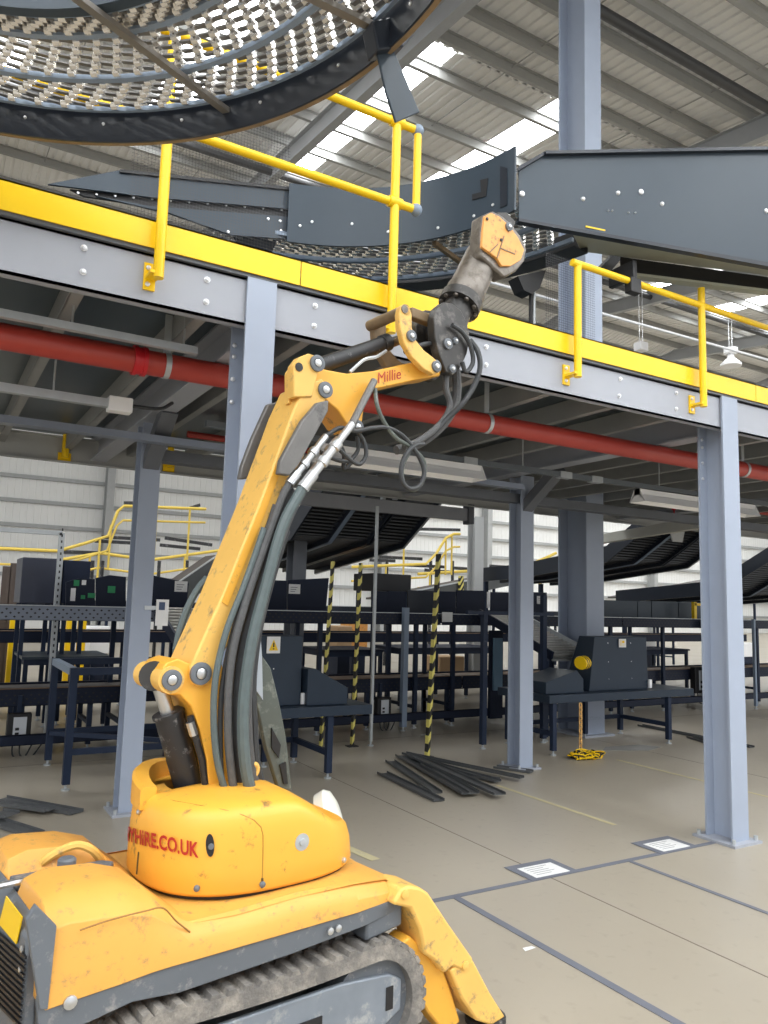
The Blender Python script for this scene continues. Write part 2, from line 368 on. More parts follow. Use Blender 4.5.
t = thing('roof_column', 'thick blue grey roof column rising through the platform to the roof', 'column', (7.46, 7.5, 0)); t['kind'] = 'thing'
b = MB(); hsec(b, 7.47, 7.2, .31, .52, .02, roofz(7.5)-.3, .025, .018); b.build('shaft', COLUMN, t, smooth=False)
MB().box(7.2, 7.72, 7.12, 7.8, 0, .025).build('base_plate', BEAM, t, smooth=False)

# ---------------------------------------------------------------- mezzanine
mz = thing('mezzanine_platform', 'grey steel raised platform deck carried on the blue grey columns', 'platform', (5, 5.8, 2.95)); mz['kind'] = 'thing'
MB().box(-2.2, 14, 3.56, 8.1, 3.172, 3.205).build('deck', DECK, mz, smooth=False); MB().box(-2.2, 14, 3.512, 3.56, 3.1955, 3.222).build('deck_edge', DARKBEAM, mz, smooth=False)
def channel(b, X0, X1, y, z0, z1, t=.012, lip=.06, s=1):
    b.box(X0, X1, y, y+t*s, z0, z1); b.box(X0, X1, y, y+lip*s, z0, z0+t); b.box(X0, X1, y, y+lip*s, z1-t, z1)
for X0, X1 in ((-2.2, 1.31), (1.35, 5.03), (5.06, 8.9), (8.92, 14)):
    b = MB(); channel(b, X0, X1, 3.535, 2.952, 3.195); b.build('edge_beam', BEAM, mz, smooth=False)
b = MB(); channel(b, -2.2, 14, 8.14, 2.9, 3.16, s=-1); b.build('edge_beam', LTBEAM, mz, smooth=False)
for X in np.arange(-1.92, 13.9, .6):
    b = MB(); b.box(X-.004, X+.004, 3.6, 8.08, 3.03, 3.17); b.box(X, X+.06, 3.6, 8.08, 3.03, 3.037); b.box(X, X+.07, 3.6, 8.08, 3.16, 3.17); b.build('joist', JOIST, mz, smooth=False)
for X in (1.40, 5.12, 8.9, 12.7):
    b = MB(); b.box(X-.08, X+.08, 3.75, 8.08, 2.945, 2.96); b.box(X-.006, X+.006, 3.75, 8.08, 2.96, 3.16); b.box(X-.08, X+.08, 3.75, 8.08, 3.155, 3.171); b.build('main_beam', BEAM, mz, smooth=False)
for x, y in [(84,248),(83,272),(207,280),(206,302),(315,306),(314,326),(486,347),(486,365),(620,379),(619,396),(676,393),(676,409)]:
    p = ony(x, y, 3.535); MB().lathe(p, (0, -1, 0), [(0, .016), (.004, .016), (.004, .011), (.012, .010), (.014, .004)], 8).build('bolt', BOLT, mz)
for i, (X0, X1, lb) in enumerate([(-2.2, 1.528, 'yellow kick plate over the left end of the platform edge, behind the tall rail post'), (1.534, 5.35, 'yellow kick plate along the platform edge behind the grappling tool'), (5.356, 9.2, 'yellow kick plate over the right column at the frame edge'), (9.206, 14, 'yellow kick plate running out of view past the right column')]):
    b = MB(); b.box(X0, X1, 3.5, 3.508, 3.213, 3.348); b.box(X0, X1, 3.5, 3.53, 3.34, 3.348)
    o = tag(b.build('kick_plate', YEL, smooth=False), lb, 'kick plate', 'yellow kick plates along the platform edge'); o['kind'] = 'thing'

# guard rails
def clamp_plate(t, X, z=3.0):
    b = MB(); b.box(X-.048, X+.006, 3.522, 3.534, z+.015, z+.145); b.box(X-.04, X+.012, 3.43, 3.524, z+.065, z+.08)
    br = b.build('bracket', YEL, t, smooth=False)
    for dz in (.04, .12): MB().lathe((X-.03, 3.522, z+dz), (0, -1, 0), [(0, .012), (.008, .011), (.01, .004)], 8).build('bolt', BOLT, br)
g = thing('guard_rail', 'yellow tubular guard rail at the left of the platform edge, ending in a loop', 'guard rail', (0, 3.44, 3.0), 'yellow guard rails on the platform edge')
RY = 3.445
for X in (-.45, .80, 2.05):
    MB().tube([(X, RY, 3.05), (X, RY, 4.25)], .025, 12).build('post', YEL, g)
    clamp_plate(g, X)
for X, z in ((2.05, 4.27), (2.05, 3.795), (.8, 3.795)):
    MB().cyl((X-.04, RY, z), (X+.04, RY, z), .031, n=12).build('fitting', YEL, g)
MB().tube([(-1.9, RY, 4.27), (2.17, RY, 4.27)], .0225, 12).build('top_rail', YEL, g)
MB().tube([(-1.9, RY, 3.795), (2.17, RY, 3.795)], .0225, 12).build('mid_rail', YEL, g)
MB().tube([(2.19, RY, 4.25), (2.19, RY, 3.815)], .0225, 12).build('end_post', YEL, g)
for z in (4.27, 3.795): MB().ball((2.19, RY, z), .036, 10).build('elbow', BLUEG, g, label='grey elbow fitting')
g = thing('guard_rail', 'yellow tubular guard rail at the right of the platform edge, cut down under the chute', 'guard rail', (5, 3.44, 3.0), 'yellow guard rails on the platform edge')
for X, zt in ((3.43, 3.78), (4.655, 3.93), (5.9, 3.93), (7.1, 3.93)):
    MB().tube([(X, RY, 3.05), (X, RY, zt)], .025, 12).build('post', YEL, g); clamp_plate(g, X)
MB().tube(spline([(3.43, RY, 3.76), (3.445, RY, 3.79), (3.5, RY, 3.80), (5, RY, 3.80), (9, RY, 3.80)], 4), .0225, 12).build('rail', YEL, g)
tag(MB().box(.66, 1.45, 3.516, 3.518, 3.35, 4.02).build('wire_mesh', NET, smooth=False), 'fine wire mesh panel behind the tall rail post at the left', 'mesh')
tag(MB().box(3.22, 3.66, 3.516, 3.518, 3.35, 3.86).build('wire_mesh', NET, smooth=False), 'fine wire mesh panel in front of the thick roof column', 'mesh')
for x, y, lb in ((65, 455, 'yellow post stub on the far platform beam, left of the second row column'), (170, 465, 'yellow post stub on the far platform beam, right of the second row column'), (586, 505, 'yellow post stub on the far platform beam beside the middle column'), ):
    p = ony(x, y+5, 8.05); X = p[0]; t = thing('post_stub', lb, 'bracket', (X, 8.05, 3.0), 'yellow stubs on the far platform edge')
    b = MB(); b.box(X-.06, X+.06, 8.10, 8.126, p[2]-.01, p[2]+.08); b.build('bracket', YEL, t, smooth=False)
    MB().tube([(X, 8.06, p[2]+.03), (X, 8.06, p[2]+.27)], .035, 8).build('post', YEL, t)
# services under the deck
t = thing('sprinkler_pipe', 'long dark red sprinkler pipe under the platform deck', 'pipe', (3, 4.2, 2.88))
MB().tube([(-2, 4.2, 2.876), (14, 4.2, 2.876)], .068, 20).build('pipe', RED, t)
X = ony(139, 362, 4.2)[0]; MB().lathe((X-.035, 4.2, 2.876), (1, 0, 0), [(0, .07), (0, .082), (.02, .082), (.02, .075), (.05, .075), (.05, .082), (.07, .082), (.07, .07)], 18).build('coupling', REDB, t, label='bright red coupling')
for X in (ony(166, 368, 4.2)[0], 3.3, 6.2):
    b = MB(); b.lathe((X-.015, 4.2, 2.876), (1, 0, 0), [(0, .068), (0, .074), (.03, .074), (.03, .068)], 16); b.box(X-.02, X+.02, 4.197, 4.203, 2.94, 3.17); b.build('hanger', GALV, t)
def trough(name, p0, p1, w, h, ma, label, cat):
    p0 = V(*p0); p1 = V(*p1); b = MB(); d = p1-p0
    y = w/2; q = [V(0, -y, -h/2), V(0, y, -h/2), V(0, y, h/2), V(0, y-.006, h/2), V(0, y-.006, -h/2+.006), V(0, -y+.006, -h/2+.006), V(0, -y+.006, h/2), V(0, -y, h/2)]
    b.prism([p0+a for a in q], d); return b
t = thing('strut_channel', 'thin galvanised strut channel hung above the red pipe at the left', 'strut', (0, 3.66, 2.8))
trough('', (-1.6, 3.95, 2.91), (1.145, 3.95, 2.91), .038, .038, GALV, '', '').build('channel', GALV, t, smooth=False)
for X in (.52, 1.08): MB().tube([(X, 3.95, 2.89), (X, 3.98, 2.94), (X, 3.97, 3.17)], .006, 6).build('hanger_rod', GALV, t)
t = thing('conduit_trunking', 'galvanised conduit trunking ending in a white box under the deck', 'trunking', (0, 4.75, 2.75))
MB().bar((-1.8, 4.76, 2.755), (.88, 4.78, 2.755), .05, .05).build('trunk', GALV, t, smooth=False)
for X in (-.2, .55): MB().tube([(X, 4.77, 2.77), (X, 4.77, 3.172)], .006, 6).build('hanger_rod', GALV, t)
MB().box(.86, 1.0, 4.74, 4.83, 2.71, 2.80).build('junction_box', WHITE, t, smooth=False, bevel=.005)
MB().tube(spline([(.99, 4.78, 2.76), (1.2, 4.9, 2.80), (1.33, 5.1, 2.9)]), .012, 6).build('cable', HOSEK, t)
t = tag(trough('', (-1.8, 5.68, 2.755), (4.9, 5.68, 2.755), .10, .05, GALV, '', '').build('cable_tray', mat('blue_zinc', (.30, .34, .42), .4, metal=.5), smooth=False), 'pale blue cable tray crossing behind the left second row column', 'cable tray')
t = thing('lighting_trunking', 'grey lighting trunking carrying two white batten lights under the deck', 'trunking', (5, 5.2, 2.78))
p0 = ony(380, 449, 5.2); p1 = ony(580, 476, 5.2)
b = MB(); b.bar((1.6, 5.2, p0[2]), (11.5, 5.2, p1[2]), .055, .045); b.build('trunk', mat('trunk_grey', (.16, .18, .20), .45, metal=.4), t, smooth=False)
for X in (3.9, 5.0, 5.4, 7.3): MB().box(X-.07, X+.07, 5.165, 5.235, p0[2]-.025, p0[2]+.035).build('coupler', GALV, t, smooth=False)
for X in (2.4, 4.5, 6.3, 8.4): MB().tube([(X, 5.2, p0[2]), (X, 5.2, 3.172)], .006, 6).build('hanger_rod', GALV, t)
def batten(px0, px1, label):
    p = [ony(x, y, 5.2) for x, y in (px0, px1)]; X0, X1 = p[0][0], p[1][0]; z = p0[2]-.025
    t = thing('batten_light', label, 'light', ((X0+X1)/2, 5.2, z-.12), 'batten lights under the deck')
    b = MB(); pr = [(-.035, 0), (-.035, -.05), (-.10, -.13), (-.094, -.132), (-.03, -.062), (.03, -.062), (.094, -.132), (.10, -.13), (.035, -.05), (.035, 0)]
    b.prism([(X0, 5.2+y, z+q) for y, q in pr], (X1-X0, 0, 0)); b.build('housing', WHITE, t, smooth=False)
    for s in (-.045, .045): MB().tube([(X0+.05, 5.2+s, z-.078), (X1-.05, 5.2+s, z-.078)], .013, 8).build('tube', WHITE, t)
    for xx in (X0, X1): 
        b = MB(); b.prism([(xx, 5.2+y, z+q) for y, q in ((-.035, 0), (-.10, -.13), (.10, -.13), (.035, 0))], (.006, 0, 0)); b.build('end_cap', WHITE, t, smooth=False)
batten((318, 445), (479, 470), 'white batten light under the deck behind the looped hose')
batten((637, 490), (752, 508), 'white batten light under the deck behind the right column')
tag(MB().bar((1.5, 6.16, 2.72), (13, 6.16, 2.72), .14, .09).build('cable_duct', DARKBEAM, smooth=False), 'dark cable duct along the second column row under the deck', 'duct')
for X in (1.9, 7.9): 
    t = thing('branch_pipe', 'thin red sprinkler branch pipe under the deck, '+('left' if X < 4 else 'right')+' of the middle column', 'pipe', (X, 6.7, 3.0))
    MB().tube([(X, 6.7, 3.05), (X+3.0, 6.7, 3.05)], .03, 8).build('pipe', RED, t)
    MB().lathe((X+.5, 6.7, 3.02), (0, 0, -1), [(0, .02), (.06, .02), (.07, .03), (.09, .03), (.10, .008), (.14, .008)], 8).build('sprinkler_head', REDB, t)

# ================================================================ FLOOR MARKINGS
def flat(pts, ma, name, label, cat, z0=.0015, h=.0015, group=None):
    return tag(MB().prism([(p[0], p[1], z0) for p in pts], (0, 0, h)).build(name, ma, smooth=False), label, cat, group)
def strip(p0, p1, w, *a, **k):
    p0 = V(*p0); p1 = V(*p1); d = p1-p0; n = V(-d[1], d[0])/np.linalg.norm(d)*w/2
    return flat([p0-n, p1-n, p1+n, p0+n], *a, **k)
strip((2.1, 3.615), (5.02, 3.615), .042, TAPE, 'floor_tape', 'long grey floor tape line running to the foot of the right column', 'floor tape', group='grey floor tape lines')
a = onz(459, 897, 0); strip((a[0]-.02, 3.6), (onz(679, 1020, 0)[0], -.5), .045, TAPE, 'floor_tape', 'grey floor tape branching toward the bottom edge beside the machine', 'floor tape', group='grey floor tape lines')
a = onz(634, 863, 0); strip((a[0], 3.6), (a[0]+.04, .5), .035, TAPE, 'floor_tape', 'grey floor tape branching toward the right edge below the far paper', 'floor tape', group='grey floor tape lines')
strip((4.57, 5.60), (4.58, 4.23), .04, LINE, 'floor_line', 'faded pale line on the floor from the strip pile', 'floor line', group='pale floor lines')
strip((6.53, 6.0), (6.52, 2.5), .04, LINE, 'floor_line', 'faded pale line on the floor behind the right column', 'floor line', group='pale floor lines')
strip((2.50, 4.75), (2.57, 4.33), .07, LINE, 'floor_line', 'short faded pale line on the floor beside the round lamp', 'floor line', group='pale floor lines')
for Xc, lb in ((3.40, 'white paper sheet taped to the floor, nearest the machine'), (4.52, 'white paper sheet taped to the floor, nearest the right column')):
    t = thing('taped_sheet', lb, 'paper', (Xc, 3.73, 0), 'paper sheets taped to the floor')
    MB().box(Xc-.19, Xc+.19, 3.60, 3.86, .0032, .0045).build('tape_border', TAPE, t, smooth=False)
    MB().box(Xc-.135, Xc+.135, 3.625, 3.80, .0046, .006).build('sheet', PAPER, t, smooth=False)
    b = MB()
    for k in range(5):
        y = 3.66+k*.028; b.box(Xc-.10, Xc+.02+.07*((k*37) % 10)/10, y, y+.006, .0061, .0064)
    b.build('print', INK, t, smooth=False)
def lstrip(p0, p1, z, w, label, ma=SCRAP, lean=0., grp=None, name='metal_strip'):
    p0 = V(*p0, z); p1 = V(*p1, z+lean); d = p1-p0; n = V(-d[1], d[0], 0); n /= np.linalg.norm(n); u = V(0, 0, 1)
    w *= 1.25; q = [n*-w/2, n*w/2, n*w/2+u*.022, n*(w/2-.004)+u*.022, n*(w/2-.004)+u*.004, n*(-w/2+.004)+u*.004, n*(-w/2+.004)+u*.022, n*-w/2+u*.022]
    return tag(MB().prism([p0+a for a in q], d).build(name, ma, smooth=False), label, 'metal strip', grp)
def zz(x, y): return onz(x, y, 0)[:2]
pile = [((382,774),(439,802),.005,.085,'short dark strip lying apart at the near side of the strip pile',0), ((390,762),(437,794),.005,.08,'dark strip second from the near side of the strip pile',0),
 ((402,757),(470,798),.012,.12,'wide dark strip on top in the middle of the pile',.02), ((425,768),(474,797),.03,.08,'dark strip under the long one ending at the blunt end of the pile',0),
 ((412,760),(500,800),.04,.09,'long dark strip crossing the pile to the nearest tip',.0), ((404,757),(522,782),.032,.06,'long thin dark strip along the far side of the pile',.0),
 ((455,776),(499,781),.003,.07,'short dark strip poking out of the right of the pile',0), ((430,765),(498,784),.018,.07,'dark strip half buried at the right of the pile',0)]
for a, b_, z, w, lb, ln in pile: lstrip(zz(*a), zz(*b_), z, w, lb, lean=ln, grp='dark strips in the pile by the middle column')
for a, b_, w, lb, z in [((0,800),(77,814),.10,'dark strip on the floor at the left edge, the longest one',.004), ((0,808),(50,815),.09,'short dark strip beside the longest at the left edge',.03), ((-8,822),(36,836),.10,'dark strip at the left edge nearest the machine',.004), ((-5,818),(12,820),.12,'stub of dark strip at the left edge under the others',.03)]:
    lstrip(zz(*a), zz(*b_), z, w, lb, grp='dark strips at the left edge')
for a, b_, lb in [((640,726),(752,748),'long dark strip lying on the floor behind the right column'), ((690,738),(735,752),'shorter dark strip lying behind the right column'), ((495,768),(532,773),'flat dark strip lying against the foot of the middle column')]:
    lstrip(zz(*a), zz(*b_), .004, .08, lb, grp='dark strips by the columns')

# ================================================================ SPIRAL CONVEYOR (upper left) AND CURVE BEHIND THE RAIL
def roller_bed(parent, c, zones, a0, a1, step, zb, skew, as_parts, nwheel=6):
    wr = .0165 if zb < 4 else .022; k_ = wr/.019
    first = 0
    rest = MB(); rest.ma2 = DARKROD; cnt = 0
    for (r0, r1) in zones:
        a = a0
        while a < a1:
            b = MB(); b.ma2 = rest.ma2; sk = skew if r1-r0 < .28*k_ else -skew*.7
            pts = []
            for k in range(nwheel):
                f = (k+.5)/nwheel; r = r0+(r1-r0)*f; an = R(a+sk*(f-.5)); q = V(c[0]+r*math.cos(an), c[1]+r*math.sin(an), zb); pts.append((q, an))
            b.cur = 1; b.cyl(pts[0][0], pts[-1][0], .007*k_, n=5)
            for q, an in pts:
                tng = V(-math.sin(an), math.cos(an), 0)
                b.cur = 0; b.lathe(q-tng*.014*k_, tng, [(0, .006*k_), (.0, wr), (.028*k_, wr), (.028*k_, .006*k_)], 8)
                b.cur = 1; b.bar(q+tng*.016*k_, q+tng*.075*k_+V(0, 0, .012*k_), .02*k_, .008*k_)
            if as_parts(a) and cnt < 100: b.build('roller', WHEEL, parent); cnt += 1
            else: n0 = len(rest.mi); rest.add(b.v, b.f); rest.mi[n0:] = b.mi
            a += step
    if rest.v:
        o = rest.build('rollers', WHEEL, parent); o['kind'] = 'stuff'
SS = .65; SC = (-.443*SS, 2.856*SS)
def zs(z): return 1.6+(z-1.6)*SS
sp = thing('spiral_conveyor', 'big dark spiral conveyor bend with wheel rollers hanging in front of the platform edge', 'conveyor', (SC[0], SC[1], zs(4.4)))
def ring(r0, r1, z0, z1, name, ma, a0=-30, a1=125): b = MB(); b.arcwall(SC, r0*SS, r1*SS, a0, a1, zs(z0), zs(z1), 60); return b.build(name, ma, sp)
ring(2.25, 2.262, 4.40, 4.615, 'outer_guard', SLATED); ring(2.262, 2.29, 4.40, 4.412, 'guard_lip', BRN)
ring(1.36, 1.375, 4.56, 4.80, 'inner_guard', SLATE); ring(1.375, 1.42, 4.56, 4.57, 'inner_lip', SLATE)
for r in (1.42, 1.575, 1.925, 2.215): ring(r, r+(.035 if r < 2 else .02), 4.585, 4.615, 'track_ring', BLUEG)
roller_bed(sp, SC, [(a*SS, b*SS) for a, b in ((1.61, 1.92), (1.965, 2.21), (1.455, 1.57))], -29.5, 124, 4.0, zs(4.60), 5.5, lambda a: -6 < a < 84, 5)
for p, q in (((80, 0), (228, 112)), ((318, 0), (386, 33))):
    A, B = onz(*p, zs(4.53)), onz(*q, zs(4.53)); d = (B-A); MB().bar(A-d*1.1, B, .03, .02).build('support_bar', mat('bar_steel', (.22, .205, .185), .4, metal=.4), sp, smooth=False)
for a in (2, 17, 32, 46, 59, 71):
    q = V(SC[0]+2.25*SS*math.cos(R(a)), SC[1]+2.25*SS*math.sin(R(a)), zs(4.52)); n = V(-math.cos(R(a)), -math.sin(R(a)), 0)
    MB().lathe(q, n, [(0, .007), (.004, .006), (.005, .002)], 8).build('bolt', BOLT, sp)
P = [ony(x, y, 2.05) for x, y in ((374, 38), (389, 38), (420, 112), (396, 122), (386, 92))]
MB().prism(P, (0, .010, 0)).build('hanging_plate', SLATE, sp, smooth=False, bevel=.003)
P = [ony(x, y, 2.02) for x, y in ((372, 20), (414, 12), (417, 30), (404, 46), (378, 50))]
MB().prism(P, (0, .07, 0)).build('joint_block', SLATED, sp, smooth=False, bevel=.006)
# tail curve above the deck
CC = (1.6, 3.40)
cv = thing('curved_conveyor', 'dark curved conveyor bend with wheel rollers beyond the left guard rail', 'conveyor', (CC[0], CC[1], 4.1))
b = MB(); b.arcwall(CC, 1.395, 1.41, 6, 75, 4.08, 4.51, 50); b.build('inner_guard', SLATE, cv)
b = MB(); b.arcwall(CC, 2.25, 2.265, 9, 92, 4.10, 4.30, 50); b.arcwall(CC, 2.10, 2.25, 9, 92, 4.10, 4.106, 50); b.build('outer_guard', BLKP, cv)
for r in (1.42, 1.75, 2.08): b = MB(); b.arcwall(CC, r, r+.025, 9, 92, 4.13, 4.16, 40); b.build('track_ring', BLUEG, cv)
roller_bed(cv, CC, ((1.46, 1.73), (1.78, 2.07)), 11, 90, 3.4, 4.16, 5.5, lambda a: True)
A = onz(434, 243, 4.09); B = onz(466, 266, 4.09); MB().bar(A, B, .03, .03).build('support_bar', BRN, cv, smooth=False)
for x, y in ((300,226),(312,222),(352,224),(388,232),(438,228),(474,216),(493,205)):
    d = ray(x, y); dd = d[:2]; k = np.roots([dd@dd, -2*dd@V(*CC), V(*CC)@V(*CC)-1.395**2]); k = max(k.real); q = C0+d*k; n = V(CC[0]-q[0], CC[1]-q[1], 0)
    MB().lathe(q, n, [(0, .011), (.006, .010), (.008, .004)], 8).build('bolt', BOLT, cv)
# cut slot in the guard end
def onwall(x, y, rr=1.39):
    d = ray(x, y); dd = d[:2]; k = np.roots([dd@dd, -2*dd@V(*CC), V(*CC)@V(*CC)-rr**2]); return C0+d*max(k.real)
P = [onwall(x, y) for x, y in ((480,180),(488,178),(486,196),(472,200),(472,194),(481,192))]; MB().prism(P, (.006, .004, 0)).build('slot', BLKP, cv, smooth=False)
P = [onwall(x, y) for x, y in ((500, 166), (507, 168), (507, 205), (500, 208))]; MB().prism(P, (.03, .02, 0)).build('end_flange', SLATED, cv, smooth=False)
MB().prism([ony(x, y, 4.93) for x, y in ((232, 232), (279, 236), (268, 262), (248, 262))], (0, .02, 0)).build('hanger_plate', SLATED, cv, smooth=False)
MB().prism([ony(x, y, 3.75) for x, y in ((518, 276), (546, 270), (540, 288), (532, 294), (524, 290))], (0, .1, 0)).build('foot_bracket', BLKP, cv, smooth=False)
p = ony(531, 290, 3.8); MB().tube([p, (p[0], p[1], 3.205)], .014, 8).build('support_leg', BLKP, cv)
p = ony(534, 290, 3.82); MB().tube([p, (p[0], p[1], 3.205)], .012, 8).build('support_leg', GALV, cv)
st = thing('straight_conveyor', 'long tapered dark conveyor side panels pointing left behind the tall rail post', 'conveyor', (.9, 4.9, 4.1))
def pl(px, Y): return [ony(x, y, Y) for x, y in px]
MB().prism(pl([(48,184),(120,170),(292,188),(292,209),(150,197)], 4.79), (0, .02, 0)).build('upper_panel', SLATE, st, smooth=False)
MB().prism(pl([(70,189),(150,197),(292,209),(292,217),(150,206),(84,196)], 4.82), (0, .02, 0)).build('gap_rail', BLKP, st, smooth=False)
MB().prism(pl([(96,196),(150,206),(292,217),(292,239),(232,235),(170,213)], 4.79), (0, .02, 0)).build('lower_panel', SLATE, st, smooth=False)
MB().prism(pl([(120,169),(292,187),(292,190),(120,172)], 4.775), (0, .08, 0)).build('top_flange', BLKP, st, smooth=False)
for k in range(12): 
    p = ony(78+k*18.5, 193+k*1.55, 4.815); MB().lathe(p, (0, -1, 0), [(0, .009), (.006, .008), (.007, .003)], 6).build('bolt', BOLT, st)
for x, y in ((280,221),(281,231),(268,219),(228,232)): MB().lathe(ony(x, y, 4.79), (0, -1, 0), [(0, .012), (.006, .011), (.008, .003)], 6).build('bolt', BOLT, st)
for k in range(6):
    A = ony(205+k*12, 232, 4.9); MB().tube([A+V(0, 0, -.02), A+V(.05, .45, -.02)], .022, 8).build('roller', ROLL, st)
MB().box(.4, 1.75, 5.55, 5.57, 4.1, 4.3).build('far_panel', SLATED, st, smooth=False)

# straight chute to the right
ch = thing('chute_conveyor', 'large slate grey chute side panel crossing over the right guard rail', 'conveyor', (4, 3.3, 4.05))
A0 = V(3.04, 3.57); A1 = V(5.0, 3.07); dA = (A1-A0)/np.linalg.norm(A1-A0); nA = V(-dA[1], dA[0])
def onpl(x, y, off=0.):
    d = ray(x, y); n3 = V(nA[0], nA[1], 0); p3 = V(*(A0+nA*off), 0); return C0+d*((n3@(p3-C0))/(n3@d))
n3 = V(nA[0], nA[1], 0)
MB().prism([onpl(x, y) for x, y in ((519,167),(546,151),(960,143),(960,297),(519,219))], n3*.012).build('side_panel', SLATE, ch, smooth=False)
MB().prism([onpl(x, y, -.035) for x, y in ((546,150.5),(960,142.5),(960,146),(546,153.5))], n3*.06).build('top_flange', SLATED, ch, smooth=False)
MB().prism([onpl(x, y, -.02) for x, y in ((519,166),(546,150.5),(546,154),(519,170))], n3*.05).build('end_flange', SLATED, ch, smooth=False)
MB().prism([onpl(x, y, -.03) for x, y in ((519,218),(960,296),(960,301),(519,221))], n3*.05).build('bottom_flange', SLATED, ch, smooth=False)
for x, y, r in ((583,199,.016),(618,193,.016),(641,192,.02),(662,204,.016),(766,211,.018),(522,194,.02),(608,211,.006),(612,211,.006),(628,213,.006),(635,213,.006)):
    MB().lathe(onpl(x, y), -n3, [(0, r), (.006, r*.9), (.012, r*.4)], 10).build('bolt', BOLT, ch)
B0 = V(4.17, 3.75, 4.03); B1 = V(6.2, 3.05, 4.03)
far = MB(); far.prism([B0+V(0, 0, 0), B1, B1+V(0, 0, .11), B0+V(0, 0, .13)], (.006, .016, 0)); far.build('far_rail', BLKP, ch, smooth=False)
MB().bar(B0+V(0, -.02, -.015), B1+V(0, -.02, -.015), .07, .02).build('far_flange', CREAM, ch, smooth=False)
q0 = onpl(570, 232); q1 = onpl(800, 272); MB().prism([(q0[0], q0[1]+.02, 4.08), (q1[0], q1[1]+.02, 4.08), (B1[0], B1[1], 4.16), (B0[0]-.3, B0[1]+.1, 4.16)], (0, 0, .02)).build('bed_pan', CREAM, ch, smooth=False)
p = q0+(q1-q0)*.12; MB().bar((p[0]-.1, p[1]+.05, 4.075), (p[0]+.28, p[1]-.03, 4.075), .06, .01).build('yellow_strip', YEL, ch, smooth=False)
b = MB(); p = ony(633, 284, RY); b.box(p[0]-.05, p[0]+.05, RY-.03, RY+.03, p[2]-.07, p[2]+.035); b.box(p[0]-.02, p[0]+.02, RY-.02, RY+.2, p[2]+.035, p[2]+.16)
b.build('rail_clamp', BLKP, ch, smooth=False, bevel=.006)
b = MB(); b.prism([ony(x, y, 3.8) for x, y in ((600,268),(622,246),(622,258),(612,270),(604,270))], (0, .06, 0)); b.build('hanging_bracket', BLKP, ch, smooth=False)

# high-bay lamps
for (x, y, Y, lb, kind) in ((641, 347, 16, 'white box lamp hanging from the roof left of the yellow rail post', 0), (731, 364, 18, 'white bell shaped lamp hanging from the roof right of the yellow rail post', 1)):
    p = ony(x, y, Y); t = thing('hanging_lamp', lb, 'lamp', p, 'lamps hanging from the roof'); s = np.linalg.norm(p-C0)/768
    if kind: MB().lathe(p+V(0, 0, .5*s*12), (0, 0, -1), [(-9*s, 4*s), (-8.5*s, 6*s), (-4*s, 6*s), (-3.6*s, 2.5*s), (0, 3*s), (6*s, 9*s), (8*s, 9*s), (8*s, 3*s)], 16).build('shade', WHITE, t)
    else: MB().box(p[0]-5*s, p[0]+5*s, Y-.15, Y+.15, p[2]-4*s, p[2]+4*s).build('housing', WHITE, t, bevel=.02)
    for dx in (-1, 1): MB().tube([p+V(dx*2*s, 0, 4*s), (p[0]+dx*2.5*s, Y, roofz(Y)-.1)], .012, 5).build('suspension_wire', STEEL, t)
p = ony(729, 318, 21); t = thing('flat_lamp', 'flat white lamp panel hanging below the roof above the bell shaped lamp', 'lamp', p)
MB().box(p[0]-.55, p[0]+.55, 20.6, 21.6, p[2]-.06, p[2]+.06).build('housing', WHITE, t, bevel=.01)
for dx in (-.4, .4): MB().tube([p+V(dx, 0, .05), (p[0]+dx, 21, roofz(21)-.1)], .012, 5).build('suspension_wire', STEEL, t)
p = ony(600, 313, 8.15); q = ony(768, 360, 8.15); d = q-p
tag(MB().tube([p-d*1.5, q+d*2], .022, 8).build('overhead_pipe', WHITE), 'thin white pipe running high above the far side of the platform', 'pipe')
#@@PART2
# ================================================================ SORTING LINE BEHIND THE PLATFORM
def leg_of(t, x, y, z0, z1, w=.05, ma=NAVYB, foot=True):
    l = MB().box(x-w/2, x+w/2, y-w/2, y+w/2, z0+(.05 if foot else 0), z1).build('leg', ma, t, smooth=False)
    if foot: MB().lathe((x, y, z0), (0, 0, 1), [(0, .035), (.012, .035), (.018, .012), (.06, .012)], 10).build('foot', GALV, l)
def side_rail(t, X0, X1, y, z0, z1, ma, holes=False, s=1):
    b = MB(); channel(b, X0, X1, y, z0, z1, .006, .04, s); r = b.build('side_rail', ma, t, smooth=False)
    if holes:
        h = MB()
        for k in range(int((X1-X0)/.075)):
            for j in range(3):
                x = X0+.04+k*.075+(j % 2)*.037; z = z0+.035+j*.038; h.add([(x-.014, y-.0015, z), (x, y-.0015, z-.011), (x+.014, y-.0015, z), (x, y-.0015, z+.011)], [(0, 1, 2, 3)])
        h.build('perforation_pattern', BLKP, r, smooth=False)
